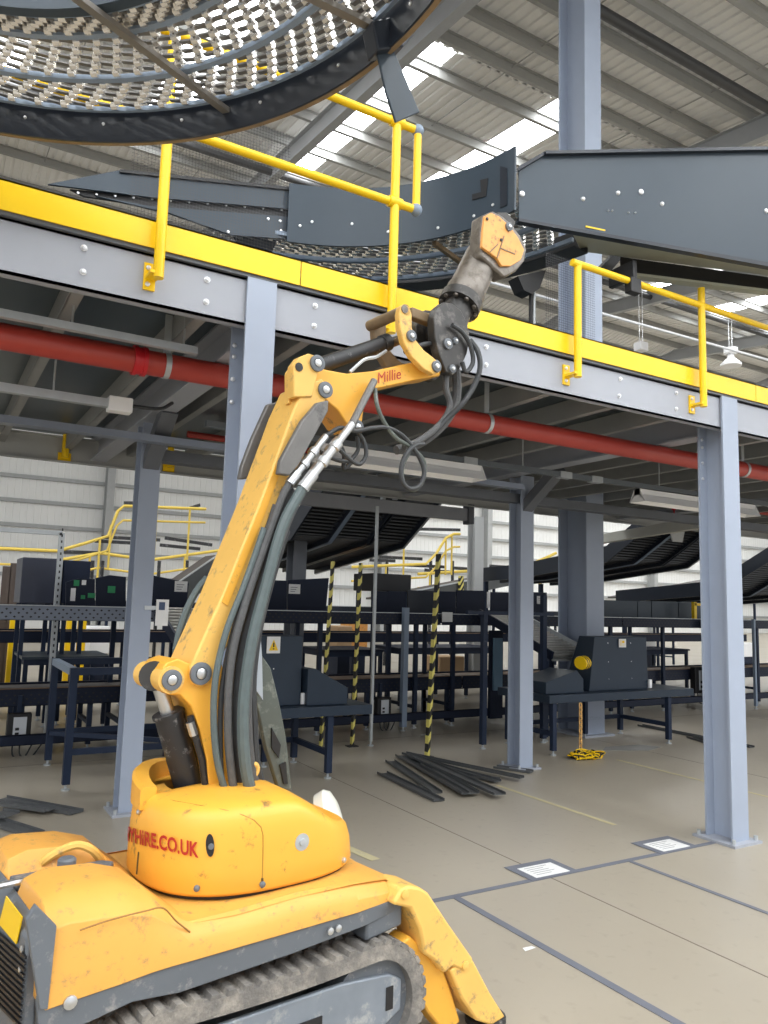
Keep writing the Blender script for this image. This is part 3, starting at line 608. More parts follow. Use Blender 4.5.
def conveyor(X0, X1, y0, y1, z0, z1, label, ma, holes, belt, legs, grp):
    t = thing('conveyor_section', label, 'conveyor', ((X0+X1)/2, (y0+y1)/2, 0), grp)
    side_rail(t, X0, X1, y0, z0, z1, ma, holes); side_rail(t, X0, X1, y1, z0, z1, ma, False, -1)
    MB().box(X0, X1, y0-.004, y0+.04, z1, z1+.008).build('edge_strip', GALV if z0 > 1 else BROWN, t, smooth=False)
    MB().box(X0, X1, y0+.05, y1-.05, z1-.05, z1-.02).build('belt', belt, t, smooth=False)
    n = int((X1-X0)/.3); b = MB()
    for k in range(n): b.cyl((X0+.15+k*.3, y0+.04, z0+.04), (X0+.15+k*.3, y1-.04, z0+.04), .022, n=8)
    b.build('return_rollers', BLK, t)
    for x in legs:
        for y in (y0+.06, y1-.06): leg_of(t, x, y, 0, z0)
        MB().box(x-.02, x+.02, y0+.06, y1-.06, .25, .29).build('cross_bar', NAVYB, t, smooth=False)
    return t
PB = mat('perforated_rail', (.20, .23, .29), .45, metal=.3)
U = 'upper conveyor sections'; Lw = 'lower conveyor sections'
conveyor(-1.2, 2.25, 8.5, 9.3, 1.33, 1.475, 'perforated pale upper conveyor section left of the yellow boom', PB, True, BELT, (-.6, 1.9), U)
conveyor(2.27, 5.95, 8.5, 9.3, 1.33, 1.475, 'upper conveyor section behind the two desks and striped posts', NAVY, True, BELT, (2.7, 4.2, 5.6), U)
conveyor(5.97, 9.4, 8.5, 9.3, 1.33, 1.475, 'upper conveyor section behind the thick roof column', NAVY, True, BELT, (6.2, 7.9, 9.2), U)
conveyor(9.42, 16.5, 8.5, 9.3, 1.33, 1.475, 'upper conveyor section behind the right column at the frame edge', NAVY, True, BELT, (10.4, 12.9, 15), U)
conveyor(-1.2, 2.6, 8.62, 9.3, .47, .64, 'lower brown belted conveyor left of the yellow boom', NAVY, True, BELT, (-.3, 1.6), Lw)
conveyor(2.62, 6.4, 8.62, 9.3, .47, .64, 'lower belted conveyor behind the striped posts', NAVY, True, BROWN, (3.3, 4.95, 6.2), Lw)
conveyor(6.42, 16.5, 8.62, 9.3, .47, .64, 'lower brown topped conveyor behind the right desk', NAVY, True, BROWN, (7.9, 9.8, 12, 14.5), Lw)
conveyor(-2, 16.5, 11.2, 12., .95, 1.1, 'rear conveyor line seen through the frames beyond the front line', NAVY, False, BELT, (0, 2.6, 5.2, 7.8, 10.4, 13), 'rear conveyor lines')
conveyor(1.5, 20, 15.2, 16., 1.3, 1.5, 'farthest conveyor line seen through the frames', SLATED, False, BELT, (3, 7, 11, 15, 19), 'rear conveyor lines')
b = MB(); channel(b, -1.2, 2.4, 8.42, .12, .22, .006, .05); tag(b.build('cable_tray', NAVY, smooth=False), 'low navy cable tray along the floor left of the boom', 'cable tray')
b = MB(); channel(b, 3.5, 16, 8.42, .12, .22, .006, .05); tag(b.build('cable_tray', NAVY, smooth=False), 'low navy cable tray along the floor behind the desks', 'cable tray')
# navy screens on the upper conveyor
def screen(px, label, ma=NAVY, Y=9.275, sign=None, th=.03, name='screen_panel', grp='navy screens on the upper conveyor', cat='screen'):
    pts = [ony(x, y, Y) for x, y in px]
    pts = [V(p[0], p[1], 1.477) if p[2] < 1.62 else p for p in pts]
    lo = np.min(pts, 0); hi = np.max(pts, 0); t = thing(name, label, cat, ((lo[0]+hi[0])/2, Y, lo[2]), grp)
    MB().prism(pts, (0, th, 0)).build('panel', ma, t, smooth=False, bevel=.004)
    for (x0, y0, x1, y1, mm, nm) in (sign or []):
        a = ony(x0, y0, Y-.004); c = ony(x1, y1, Y-.004); s = MB().box(a[0], c[0], Y-.006, Y-.001, a[2], c[2]).build(nm, mm, t, smooth=False)
        if nm == 'notice':
            w = abs(c[0]-a[0]); h = abs(a[2]-c[2]); q = MB()
            for k in range(3): q.box(a[0]+w*.15, a[0]+w*(.55+.1*k), Y-.0075, Y-.006, c[2]+h*(.2+.22*k), c[2]+h*(.27+.22*k))
            q.build('print', INK, s, smooth=False)
    return t
def rect(x0, y0, x1, y1, k=.03): return [(x0, y0), (x1, y0+(x1-x0)*k), (x1, y1+(x1-x0)*k), (x0, y1)]
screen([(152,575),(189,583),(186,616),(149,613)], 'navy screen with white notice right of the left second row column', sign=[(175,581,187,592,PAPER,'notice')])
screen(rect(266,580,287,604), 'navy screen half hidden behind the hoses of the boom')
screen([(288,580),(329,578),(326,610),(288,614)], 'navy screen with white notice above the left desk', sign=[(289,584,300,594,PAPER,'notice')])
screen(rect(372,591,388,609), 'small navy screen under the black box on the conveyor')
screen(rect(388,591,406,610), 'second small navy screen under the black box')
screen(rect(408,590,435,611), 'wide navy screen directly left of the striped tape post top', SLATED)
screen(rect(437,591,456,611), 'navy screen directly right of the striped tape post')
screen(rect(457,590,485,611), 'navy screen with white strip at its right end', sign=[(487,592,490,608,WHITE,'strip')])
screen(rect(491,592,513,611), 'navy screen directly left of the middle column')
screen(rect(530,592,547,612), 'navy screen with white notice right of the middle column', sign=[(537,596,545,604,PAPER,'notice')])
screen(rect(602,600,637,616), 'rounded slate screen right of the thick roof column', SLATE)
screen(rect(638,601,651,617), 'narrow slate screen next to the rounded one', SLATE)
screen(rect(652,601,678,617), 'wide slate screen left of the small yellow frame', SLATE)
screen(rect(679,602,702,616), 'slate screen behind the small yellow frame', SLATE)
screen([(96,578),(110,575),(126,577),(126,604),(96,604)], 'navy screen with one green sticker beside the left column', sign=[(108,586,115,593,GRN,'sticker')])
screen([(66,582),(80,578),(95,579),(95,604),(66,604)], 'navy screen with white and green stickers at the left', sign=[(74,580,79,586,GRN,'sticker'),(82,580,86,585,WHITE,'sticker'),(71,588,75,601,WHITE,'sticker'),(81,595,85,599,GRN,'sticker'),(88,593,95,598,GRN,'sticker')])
def cabinet(px, Y, d, label, ma):
    p = [ony(*q, Y) for q in px]; t = thing('machine_cabinet', label, 'cabinet', (p[0][0], Y, 0), 'dark cabinets behind the conveyor'); X0, X1 = p[0][0], p[1][0]; z0 = p[1][2]; z1 = p[0][2]
    MB().box(X0, X1, Y, Y+d, z0, z1).build('body', ma, t, smooth=False, bevel=.01)
    for x in (X0+.06, X1-.06): 
        for y in (Y+.06, Y+d-.06): leg_of(t, x, y, 0, z0+.01)
cabinet(((23,557),(59,604)), 10.2, .7, 'tall navy cabinet behind the perforated conveyor at the far left', mat('navy_cabinet', (.028, .033, .055), .4))
cabinet(((64,560),(88,604)), 10.3, .6, 'smaller navy cabinet behind the galvanised strut post', NAVY)
cabinet(((373,573),(411,592)), 9.9, .6, 'black cabinet behind the conveyor left of the striped tape post', BLKP)
for k, (x, lb) in enumerate(((8, 'dark standing door panel at the left edge, left one'), (16, 'dark standing door panel at the left edge, right one'))):
    a = ony(x-5, 566-k*3, 13.); c = ony(x+5, 566, 13.); t = thing('door_panel', lb, 'panel', (a[0], 13, 0), 'standing panels at the left edge')
    MB().box(a[0], c[0]-.02, 13, 13.05, .05, a[2]).build('leaf', mat('dark_brown_panel', (.07, .05, .04), .5), t, smooth=False); MB().box(a[0], c[0]-.02, 12.98, 13.0, .0, .06).build('foot', GALV, t, smooth=False)
for px, Y, lb in (((14, 628, 686), 12.6, 'yellow bollard post beside the standing door panels'), ((82, 625, 655), 13.5, 'yellow post seen through the table frame, right one'), ((70, 627, 655), 13.6, 'yellow post seen through the table frame, left one')):
    a = ony(px[0], px[1], Y); t = thing('yellow_post', lb, 'post', (a[0], Y, 0), 'yellow posts behind the conveyor')
    MB().box(a[0]-.06, a[0]+.06, Y-.06, Y+.06, .012, a[2]+.25).build('post', YEL, t, smooth=False); MB().box(a[0]-.12, a[0]+.12, Y-.12, Y+.12, 0, .012).build('base_plate', YEL, t, smooth=False)
# galvanised strut portal at the left
t = thing('strut_portal', 'galvanised perforated strut post with arm above the left conveyor', 'post', (1.3, 9.6, 0))
a = ony(62, 533, 9.6); c = ony(56, 650, 9.6); X = a[0]
b = MB(); b.box(X-.03, X+.03, 9.57, 9.63, 0, a[2]); po_ = b.build('post', GALV, t, smooth=False)
b = MB()
for k in range(30): b.box(X-.008, X+.008, 9.568, 9.57, .3+k*.07, .33+k*.07)
b.build('perforation_pattern', BLKP, po_, smooth=False)
MB().box(-2, X, 9.57, 9.63, a[2]-.03, a[2]+.02).build('arm', GALV, t, smooth=False)
# ---- desks
def feet4(t, X0, X1, y0, y1, z1, w=.055):
    for x in (X0, X1):
        for y in (y0, y1): leg_of(t, x, y, 0, z1, w)
DESK = mat('desk_slate', (.022, .036, .058), .42, var=.08, spec=.3)
def box_pts(b, pts, y0, y1): return b.prism([(x, y0, z) for x, z in pts], (0, y1-y0, 0))
def desk(label, X0, X1, pan, wedge, notice, grp='slate packing desks'):
    t = thing('packing_desk', label, 'desk', ((X0+X1)/2, 6.9, 0), grp)
    b = MB(); b.box(X0, X1, 6.41, 7.3, .56, .648); b.build('tray', DESK, t, smooth=False, bevel=.004)
    feet4(t, X0+.1, X1-.42, 6.46, 7.22, .56); MB().box(X0+.1, X1-.42, 7.2, 7.24, .2, .25).build('stretcher', NAVYB, t, smooth=False)
    for x in (X0+.1, X1-.42): MB().box(x-.02, x+.02, 6.46, 7.22, .2, .25).build('stretcher', NAVYB, t, smooth=False)
    b = MB(); x0, x1 = pan
    b.prism([(x0, 6.58, .65), (x0, 6.95, .65), (x0+.10, 6.92, 1.28), (x0+.10, 6.60, 1.28)][::1], (.001, 0, 0))
    b = MB(); rings = []
    for z, xa, ya, yb in ((.65, x0, 6.58, 7.0), (1.275, x0+.11, 6.60, 6.85)): rings.append([(xa, ya, z), (x1, ya, z), (x1, yb, z), (xa, yb, z)])
    b.loft(rings); pn = b.build('back_panel', DESK, t, smooth=False, bevel=.006)
    for x in (x0+.33, x1-.28):
        for z in (.78, .98, 1.2): MB().lathe((x, 6.588+(z-.65)*.03, z), (0, -1, 0), [(0, .012), (.006, .010), (.008, .003)], 8).build('bolt', BOLT, pn)
    MB().box(x1-.01, x1+.035, 6.55, 6.575, .66, .76).build('white_tag', WHITE, t, smooth=False)
    b = MB(); box_pts(b, wedge, 6.5, 6.95); b.build('wedge_cover', DESK, t, smooth=False, bevel=.006)
    nx, nz, nw, nh = notice
    n = MB().box(nx, nx+nw, 6.58, 6.586, nz, nz+nh).build('warning_label', PAPER, t, smooth=False)
    return t, n
tA, nA_ = desk('slate desk with tall back panel and sloping cover behind the boom hoses', 2.1, 3.72, (2.2, 3.06), [(3.08, .65), (3.08, .98), (3.16, .98), (3.50, .80), (3.50, .65)], (2.70, 1.12, .13, .15))
b = MB(); b.add([(2.72, 6.578, 1.145), (2.81, 6.578, 1.145), (2.765, 6.578, 1.245)], [(0, 1, 2)]); tri = b.build('warning_triangle', YEL, nA_, smooth=False)
b = MB(); b.box(2.758, 2.772, 6.576, 6.5775, 1.175, 1.215); b.box(2.758, 2.772, 6.576, 6.5775, 1.155, 1.165); b.build('warning_mark', BLKP, nA_, smooth=False)
tB, nB_ = desk('slate desk with tall back panel beside the thick roof column', 5.95, 8.35, (6.72, 7.72), [(5.98, .65), (5.98, .78), (6.10, .81), (6.45, .90), (6.55, .80), (6.55, .65)], (7.22, 1.15, .12, .10))
b = MB(); b.box(7.245, 7.255, 6.577, 6.5795, 1.17, 1.235); b.box(7.27, 7.31, 6.577, 6.5795, 1.175, 1.18); b.box(7.27, 7.31, 6.577, 6.5795, 1.2, 1.23); b.build('warning_mark', YEL, nB_, smooth=False)
def chute(label, X0, X1, ytop, ztop, ybot, zbot):
    t = thing('roller_chute', label, 'chute', ((X0+X1)/2, ybot, 0), 'sloping roller chutes to the desks'); n = 18
    for x in (X0, X1): MB().bar((x, ytop, ztop+.02), (x, ybot, zbot+.02), .025, .11).build('side_rail', GALV if x == X1 else NAVY, t, smooth=False)
    b = MB(); b.prism([(X0, ytop, ztop-.02), (X0, ybot, zbot-.02), (X0, ybot, zbot-.04), (X0, ytop, ztop-.04)], (X1-X0, 0, 0)); b.build('bed', mat('chute_bed', (.30, .31, .31), .4, metal=.3), t, smooth=False)
    for k in range(n):
        f = (k+.5)/n; MB().cyl((X0, ytop+(ybot-ytop)*f, ztop+(zbot-ztop)*f+.01), (X1, ytop+(ybot-ytop)*f, ztop+(zbot-ztop)*f+.01), .022, n=8).build('roller', ROLL, t)
    f = .5; ym = (ytop+ybot)/2; zm = (ztop+zbot)/2-.05
    for x in (X0, X1): leg_of(t, x, ym, 0, zm); leg_of(t, x, ybot+.12, 0, zbot-.04)
chute('roller chute sloping down to the right desk beside the thick roof column', 6.58, 7.24, 8.48, 1.48, 7.04, 1.0)
chute('roller chute sloping down behind the left desk, partly behind the boom', 2.17, 2.95, 8.48, 1.47, 7.02, .93)
# posts
def post(x, y, px, label, ma=BLUEG, w=.045, z1=1.55):
    t = thing('support_post', label, 'post', (x, y, 0), 'posts along the conveyor'); leg_of(t, x, y, 0, z1, w, ma)
post(5.355, 8.44, 0, 'pale blue grey post left of the striped tape post', w=.07)
post(12.22, 8.16, 0, 'pale blue grey post beside the right edge', z1=1.5)
post(8.6, 8.44, 0, 'pale blue grey post behind the right desk panel', z1=1.62)
post(3.05, 8.44, 0, 'blue grey post behind the left desk panel', z1=1.62)
post(5.55, 7.06, 0, 'navy post between the striped tape post and the middle column', NAVYB, .06, 1.53)
post(6.49, 7.1, 0, 'navy post standing by the roller chute right of the middle column', NAVYB, .06, 1.75)
post(4.46, 7.7, 0, 'thin grey post under the sloping conveyor', GALV, .03, 2.72)
tag(MB().bar((5.3, 7.06, 1.52), (6.6, 7.06, 1.52), .05, .04).build('rail_bar', NAVYB, smooth=False), 'navy bar across the post tops left of the middle column', 'bar')
def hazard(x0, y, z0, x1, z1, label, w=.03):
    t = thing('striped_post', label, 'post', (x0, y, 0), 'yellow and black striped posts')
    MB().bar((x0, y, z0), (x1, y, z1), w*2, w).build('post', STRIPE, t, smooth=False); MB().box(x0-.06, x0+.06, y-.05, y+.05, 0, .01).build('base', BLKP, t, smooth=False)
hazard(4.70, 6.92, 0, 4.80, 2.15, 'tallest yellow and black striped tape post beside the strip pile')
hazard(4.25, 7.75, 0, 4.29, 2.05, 'yellow and black striped post right of the left desk', .025)
hazard(3.86, 7.75, 0, 3.93, 2.05, 'yellow and black striped post behind the left desk panel', .025)
p = ony(462, 576, 13.9); q = ony(462, 592, 13.9); tag(MB().box(p[0]-.05, p[0]+.05, 13.9, 13.97, q[2], p[2]).build('striped_tape', STRIPE, smooth=False), 'short striped tape wrapped round the inclined belt above the screens', 'tape')
# left bolted frame and tables
t = thing('table_stand', 'navy bolted table frame left of the second row column', 'frame', (1.7, 7.4, 0))
for x in (1.13, 2.3):
    for y in (6.93, 8.0): leg_of(t, x, y, 0, .93, .06)
for y in (6.93, 8.0):
    MB().box(1.1, 2.33, y-.03, y+.03, .93, .99).build('top_rail', NAVYB, t, smooth=False)
    MB().box(1.13, 2.3, y-.02, y+.02, .28, .33).build('stretcher', NAVYB, t, smooth=False)
for x in (1.13, 2.3): MB().box(x-.03, x+.03, 6.96, 7.97, .93, .99).build('end_rail', BLUEG if x < 2 else NAVYB, t, smooth=False)
MB().bar((1.13, 7.97, .3), (2.3, 6.95, .3), .04, .04).build('floor_brace', NAVYB, t, smooth=False)
def table(px0, px1, Y, d, label, ma=SLATE, leg=NAVYB):
    a = ony(*px0, Y); c = ony(*px1, Y); X0, X1, z = a[0], c[0], a[2]; t = thing('work_table', label, 'table', ((X0+X1)/2, Y+d/2, 0), 'dark work tables behind the line')
    MB().box(X0, X1, Y, Y+d, z-.03, z).build('table_top', ma, t, smooth=False); MB().box(X0+.03, X1-.03, Y+.02, Y+d-.02, z-.10, z-.03).build('apron', leg, t, smooth=False)
    for x in (X0+.05, X1-.05):
        for y in (Y+.05, Y+d-.05): leg_of(t, x, y, 0, z-.03)
table((22, 657), (112, 660), 9.9, 1.0, 'slate topped table behind the left lower conveyor')
table((400, 648), (500, 652), 10.1, .9, 'dark table seen through the frames behind the striped tape post', NAVY)
table((325, 650), (385, 655), 10.0, .9, 'dark table seen right of the left desk panel', NAVY)
table((604, 650), (690, 654), 10.2, .9, 'dark table seen right of the right desk panel', NAVY)
def ctrl(px, Y, label):
    a = ony(px[0], px[1], Y); c = ony(px[2], px[3], Y); t = thing('control_box', label, 'control box', ((a[0]+c[0])/2, Y, c[2]), 'black control boxes on the conveyor')
    X0, X1, z0, z1 = a[0], c[0], c[2], a[2]; MB().box(X0, X1, Y-.1, Y, z0, z1).build('housing', BLKP, t, smooth=False, bevel=.008)
    w = X1-X0; h = z1-z0; f = MB().box(X0+w*.25, X1-w*.2, Y-.104, Y-.1, z0+h*.12, z1-h*.12).build('face_plate', mat('plate_grey', (.6, .63, .67), .4), t, smooth=False)
    for k in range(2): MB().box(X0+w*.34, X0+w*.5, Y-.108, Y-.104, z0+h*(.2+.18*k), z0+h*(.3+.18*k)).build('switch', BLKP, f, smooth=False)
    for k in range(2): MB().tube(spline([(X0+w*(.3+.3*k), Y-.05, z0), (X0+w*(.35+.3*k), Y-.07, z0-.15), (X0+w*(.8+.3*k), Y-.06, z0-.18), (X1+.05+k*.1, Y, z0-.02)]), .008, 6).build('cable', HOSEK, t)
    MB().bar((X0+w*.5, Y+.01, z0), (X0+w*.5, Y+.01, .58), .04, .02).build('mount', NAVYB, t, smooth=False)
ctrl((7, 713, 29, 738), 8.6, 'black control box with pale plate on the left lower conveyor')
ctrl((374, 697, 387, 715), 8.6, 'black control box with pale plate right of the left desk')
ctrl((690, 667, 705, 692), 8.6, 'black control box with pale plate right of the right desk')
t = thing('side_cabinet', 'pale blue grey upright panel left of the right column', 'cabinet', (10.6, 8.5, 0)); a = ony(701, 619, 8.45); c = ony(714, 700, 8.45)
MB().box(a[0], c[0], 8.38, 8.45, .05, a[2]).build('body', BLUEG, t, smooth=False, bevel=.004); MB().box(a[0], c[0], 8.36, 8.38, a[2]-.05, a[2]).build('cap', NAVY, t, smooth=False)
t = thing('blue_carrier', 'pale blue upright carrier strips left of the middle column', 'panel', ony(497, 690, 8.3)); a = ony(493, 638, 8.3); c = ony(501, 690, 8.3)
MB().box(a[0], c[0], 8.27, 8.3, c[2], a[2]).build('plate', mat('pale_blue', (.18, .30, .42), .4), t, smooth=False); MB().box(a[0]-.03, c[0]+.03, 8.3, 8.36, .1, a[2]+.1).build('backing', NAVY, t, smooth=False)
t = thing('yellow_stand', 'small yellow frame standing on the conveyor left of the right column', 'frame', ony(701, 622, 9.0)); 
for x in (694, 708): a = ony(x, 602, 9.0); MB().box(a[0]-.035, a[0]+.035, 8.97, 9.03, 1.47, a[2]).build('post', YEL, t, smooth=False)
a = ony(693, 603, 9.0); c = ony(709, 606, 9.0); MB().box(a[0], c[0], 8.97, 9.03, c[2], a[2]).build('top_bar', YEL, t, smooth=False)
p = ony(442, 612, 8.46); q = ony(452, 622, 8.46); n = tag(MB().box(p[0], q[0], 8.45, 8.46, q[2], p[2]).build('notice_card', PAPER, smooth=False), 'white notice card on the conveyor right of the striped tape post', 'notice')
p = ony(150, 617, 6.5); q = ony(158, 637, 6.5); n = tag(MB().box(1.535, 1.63, 5.98, 5.99, 1.38, 1.58).build('notice_card', PAPER, smooth=False), 'white notice card on the right side of the left second row column', 'notice')
MB().box(1.555, 1.60, 5.977, 5.98, 1.5, 1.56).build('symbol', mat('sign_blue', (.05, .08, .16), .5), n, smooth=False)
MB().box(1.45, 1.54, 5.99, 5.996, 1.5, 1.53).build('bracket', GALV, n, smooth=False)
# chain
t = thing('chain_coil', 'yellow and black plastic chain coiled on the floor below the right desk', 'chain', (6.15, 6.2, 0))
def links(path, ma, t, r=.024):
    for i in range(len(path)-1):
        a, c = path[i], path[i+1]; d = c-a; L = np.linalg.norm(d); d /= L; s = np.cross(d, (0, 0, 1)) if abs(d[2]) < .9 else V(1, 0, 0); s /= np.linalg.norm(s)
        if i % 2: s = np.cross(d, s)
        m_ = (a+c)/2; pts = [m_+d*(L*.72*math.cos(q))+s*(.018*math.sin(q)) for q in np.linspace(0, 2*math.pi, 11)]
        MB().tube(pts, .008, 5, False).build('link', ma[i % len(ma)], t)
links([V(6.36+.004*(k % 2), 6.36, .55-.045*k) for k in range(12)], [mat('pale_orange', (.75, .45, .16), .5)], t)
random.seed(3); pts = []
for k in range(46): an = k*.55; rr = .05+.10*random.random(); pts.append(V(6.30+rr*1.5*math.cos(an), 6.20+rr*.9*math.sin(an), .012+.045*random.random()))
links(pts, [YEL, YEL, BLKP], t)
t = thing('chain_bunch', 'bunch of yellow and black tape hung over the sloping cover of the right desk', 'chain', (6.5, 6.7, .97))
for k in range(5): MB().lathe((6.48+.03*k, 6.48+.015*k, .98), (1, .4, .3), [(0, .045), (.0, .075), (.022, .08), (.022, .045)], 14).build('loop', YEL if k % 2 == 0 else BLKP, t)
for x, y, lb in ((350, 752, 0), (640, 750, 1)): pass
# small litter
for (x, y), s, lb in (((424,735),.05,'small white scrap on the floor behind the striped tape post'), ((290*1,0),0,''), ((529,949),.035,'tiny white scrap on the floor left of the branching tape')):
    if s: p = onz(x, y, 0); flat([(p[0]-s, p[1]-s*.4), (p[0]+s, p[1]-s*.2), (p[0]+s*.8, p[1]+s*.4), (p[0]-s*.7, p[1]+s*.5)], PAPER, 'paper_scrap', lb, 'scrap')
p = onz(640, 749, 0); flat([(p[0]-.5, p[1]+.1), (p[0], p[1]-.12), (p[0]+.35, p[1]-.02), (p[0]+.2, p[1]+.2), (p[0]-.3, p[1]+.25)], mat('clear_film', (.45, .44, .41), .12), 'plastic_film', 'glossy patch of plastic film on the floor under the right desk', 'film')
# ---- sloping conveyors seen from below
UND = mat('underside_black', (.025, .026, .028), .42, metal=.2, var=.3)
def sloped(label, X0, X1, prof, lanes=3):
    t = thing('sloping_conveyor', label, 'conveyor', ((X0+X1)/2, prof[0][0], prof[-1][1]), 'black sloping conveyors behind the platform')
    th = .16
    def slab(xa, xb, th0, th1): 
        b = MB(); b.loft([[(xa, y, z+th0), (xb, y, z+th0), (xb, y, z+th1), (xa, y, z+th1)] for y, z in prof]); return b
    lw = (X1-X0)/lanes
    for k in range(lanes):
        slab(X0+k*lw+.06, X0+(k+1)*lw-.06, .10, .14).build('bed', UND, t, smooth=False)
        for x in (X0+k*lw+.03, X0+(k+1)*lw-.03): slab(x-.012, x+.012, 0, .28).build('side_frame', SLATED, t, smooth=False)
    slab(X1-.03, X1+.0, -.01, .0).build('edge_strip', GALV, t, smooth=False)
    slab(X0+lw-.03, X0+lw+.03, -.012, .0).build('lane_strip', BLUEG, t, smooth=False)
    b = MB()
    for i in range(len(prof)-1):
        (ya, za), (yb, zb) = prof[i], prof[i+1]; n = max(2, int(math.hypot(yb-ya, zb-za)/.075))
        for k in range(n): f = (k+.5)/n; b.bar((X0+.06, ya+(yb-ya)*f, za+(zb-za)*f+.075), (X1-.06, ya+(yb-ya)*f, za+(zb-za)*f+.075), .03, .02)
    b.build('slats', mat('slat_dark', (.05, .052, .055), .35, metal=.4), t, smooth=False)
    for y, z in (prof[-1],):
        for x in (X0+.3, X1-.3): leg_of(t, x, y, 0, z+.02, .08)
    return t
sloped('black sloping conveyor underside between the boom and the looped hose', 4.2, 6.06, [(8.25, 3.26), (9.62, 2.42), (12.6, 2.09)])
sloped('black sloping conveyor underside between the roof column and the right column', 9.95, 12.1, [(8.25, 3.05), (9.35, 2.40), (11.6, 2.15), (13.0, 2.1)])
sloped('black sloping conveyor underside at the right edge past the right column', 13.6, 17.0, [(8.6, 2.65), (9.9, 1.95), (12.5, 1.75)])
a = ony(300, 500, 8.2); c = ony(466, 517, 8.2)
t = thing('cross_beam', 'grey cross beam under the sloping conveyor by the looped hose', 'beam', (4.8, 8.2, a[2])); t['kind'] = 'thing'
MB().box(a[0]-.5, c[0], 8.14, 8.2, a[2]-.06, a[2]+.10).build('beam', mat('mid_grey', (.27, .28, .31), .5), t, smooth=False); MB().box(c[0]-.02, c[0]+.06, 8.1, 8.24, c[2]-.1, c[2]+.16).build('end_plate', DARKBEAM, t, smooth=False)
for x in (383, 395): q = ony(x, 500, 8.2); MB().tube([q, (q[0], 8.2, 3.15)], .035, 8).build('hanger', GALV, t)
a = onz(596, 540, 2.72); c = onz(712, 521, 2.72)
t = thing('cross_beam', 'pale cream cross beam running behind the right column', 'beam', (a[0], a[1], 2.72)); t['kind'] = 'thing'
MB().bar(a, c, .10, .14).build('beam', mat('cream_paint', (.52, .52, .47), .5), t, smooth=False); q = onz(672, 530, 2.72)
MB().prism([(q[0]-.18, q[1]-.09, 2.78), (q[0]+.18, q[1]-.09, 2.78), (q[0]+.10, q[1]-.09, 2.55), (q[0]-.10, q[1]-.09, 2.55)], (.02, .03, 0)).build('gusset', LTBEAM, t, smooth=False)
def band(px0, px1, th, Y, d, label, ma, ma2=None):
    a = ony(*px0, Y); c = ony(*px1, Y); t = thing('inclined_belt', label, 'conveyor', (a[0], Y, 0), 'inclined belts far behind')
    MB().prism([a, c, c-V(0, 0, th), a-V(0, 0, th)], (0, .02, 0)).build('side_panel', ma, t, smooth=False); MB().prism([a+V(0, .05, -.02), c+V(0, .05, -.02), c+V(0, .05, -.06), a+V(0, .05, -.06)], (0, d, 0)).build('belt', BELT, t, smooth=False)
    MB().prism([a+V(0, -.03, 0), c+V(0, -.03, 0), c+V(0, -.03, .025), a+V(0, -.03, .025)], (0, .08, 0)).build('top_edge', ma2 or GALV, t, smooth=False)
    for f in (.15, .5, .85): q = a+(c-a)*f; leg_of(t, q[0], Y+.1, 0, q[2]-th+.02)
GREYB = mat('belt_side_grey', (.085, .09, .09), .45)
band((388, 597), (514, 572), .3, 14., .9, 'grey inclined belt rising behind the screens left of the middle column', GREYB)
band((637, 596), (775, 570), .34, 13.2, .9, 'grey inclined belt rising behind the right column', GREYB)
band((158, 597), (222, 553), .45, 13.0, .9, 'grey inclined belt rising behind the notice screen left of the boom', GREYB, LTBEAM)
# yellow walkway rails far away
def walkrail(pts, Y, label, posts, dark):
    P = [ony(x, y, Y) for x, y in pts]; t = thing('walkway_rail', label, 'guard rail', (P[0][0], Y, 0), 'yellow walkway rails far behind')
    s = np.linalg.norm(P[0]-C0)/768
    MB().tube(P, 1.5*s, 8).build('hand_rail', YELF, t); MB().tube([p-V(0, 0, 14*s) for p in P], 1.1*s, 8).build('knee_rail', YELF, t)
    for x, y0, y1 in posts: a = ony(x, y0, Y); c = ony(x, y1, Y); MB().tube([a, (a[0], a[1], c[2])], 1.1*s, 6).build('post', YELF, t)
    for x0, y0, x1, y1 in dark: MB().bar(ony(x0, y0, Y+.3), ony(x1, y1, Y+.3), 2*s, 3.2*s).build('platform_bar', BLK, t, smooth=False)
    for x in [p[0] for p in posts[::2]]: a = ony(x, 600, Y+.3); MB().tube([(a[0], Y+.3, 0), (a[0], Y+.3, ony(x, 560, Y)[2])], 1.8*s, 6).build('trestle', BLK, t)
walkrail([(-10,548),(14,549),(58,551),(86,543),(108,536),(118,511),(124,506),(206,509)], 17., 'yellow walkway rail rising left of the boom, upper flight', [(100,540,580),(111,525,570),(157,508,560),(190,509,560)], [(102,537,160,540),(95,541,150,544),(165,538,212,545),(160,545,200,549),(124,503,145,503),(190,508,200,505)])
walkrail([(60,560),(100,553),(150,560),(230,549)], 20., 'lower yellow walkway rail left of the boom', [(90,556,590),(140,558,590),(185,556,590)], [(60,552,110,553)])
walkrail([(352,567),(426,564),(436,554),(446,538),(454,534),(460,534)], 17., 'yellow walkway rail rising left of the striped tape post', [(386,565,590),(404,545,592),(452,536,575),(446,540,575)], [(416,529,460,530),(380,557,422,559),(370,560,395,561),(405,565,444,567)])
walkrail([(418,574),(470,571),(505,569)], 19., 'lower yellow walkway rail left of the middle column', [(430,572,590),(482,571,590)], [(425,570,450,572),(453,568,484,570),(490,566,505,567)])
walkrail([(536,562),(550,556),(556,553)], 15., 'short yellow rail showing right of the middle column', [(540,562,590)], [])
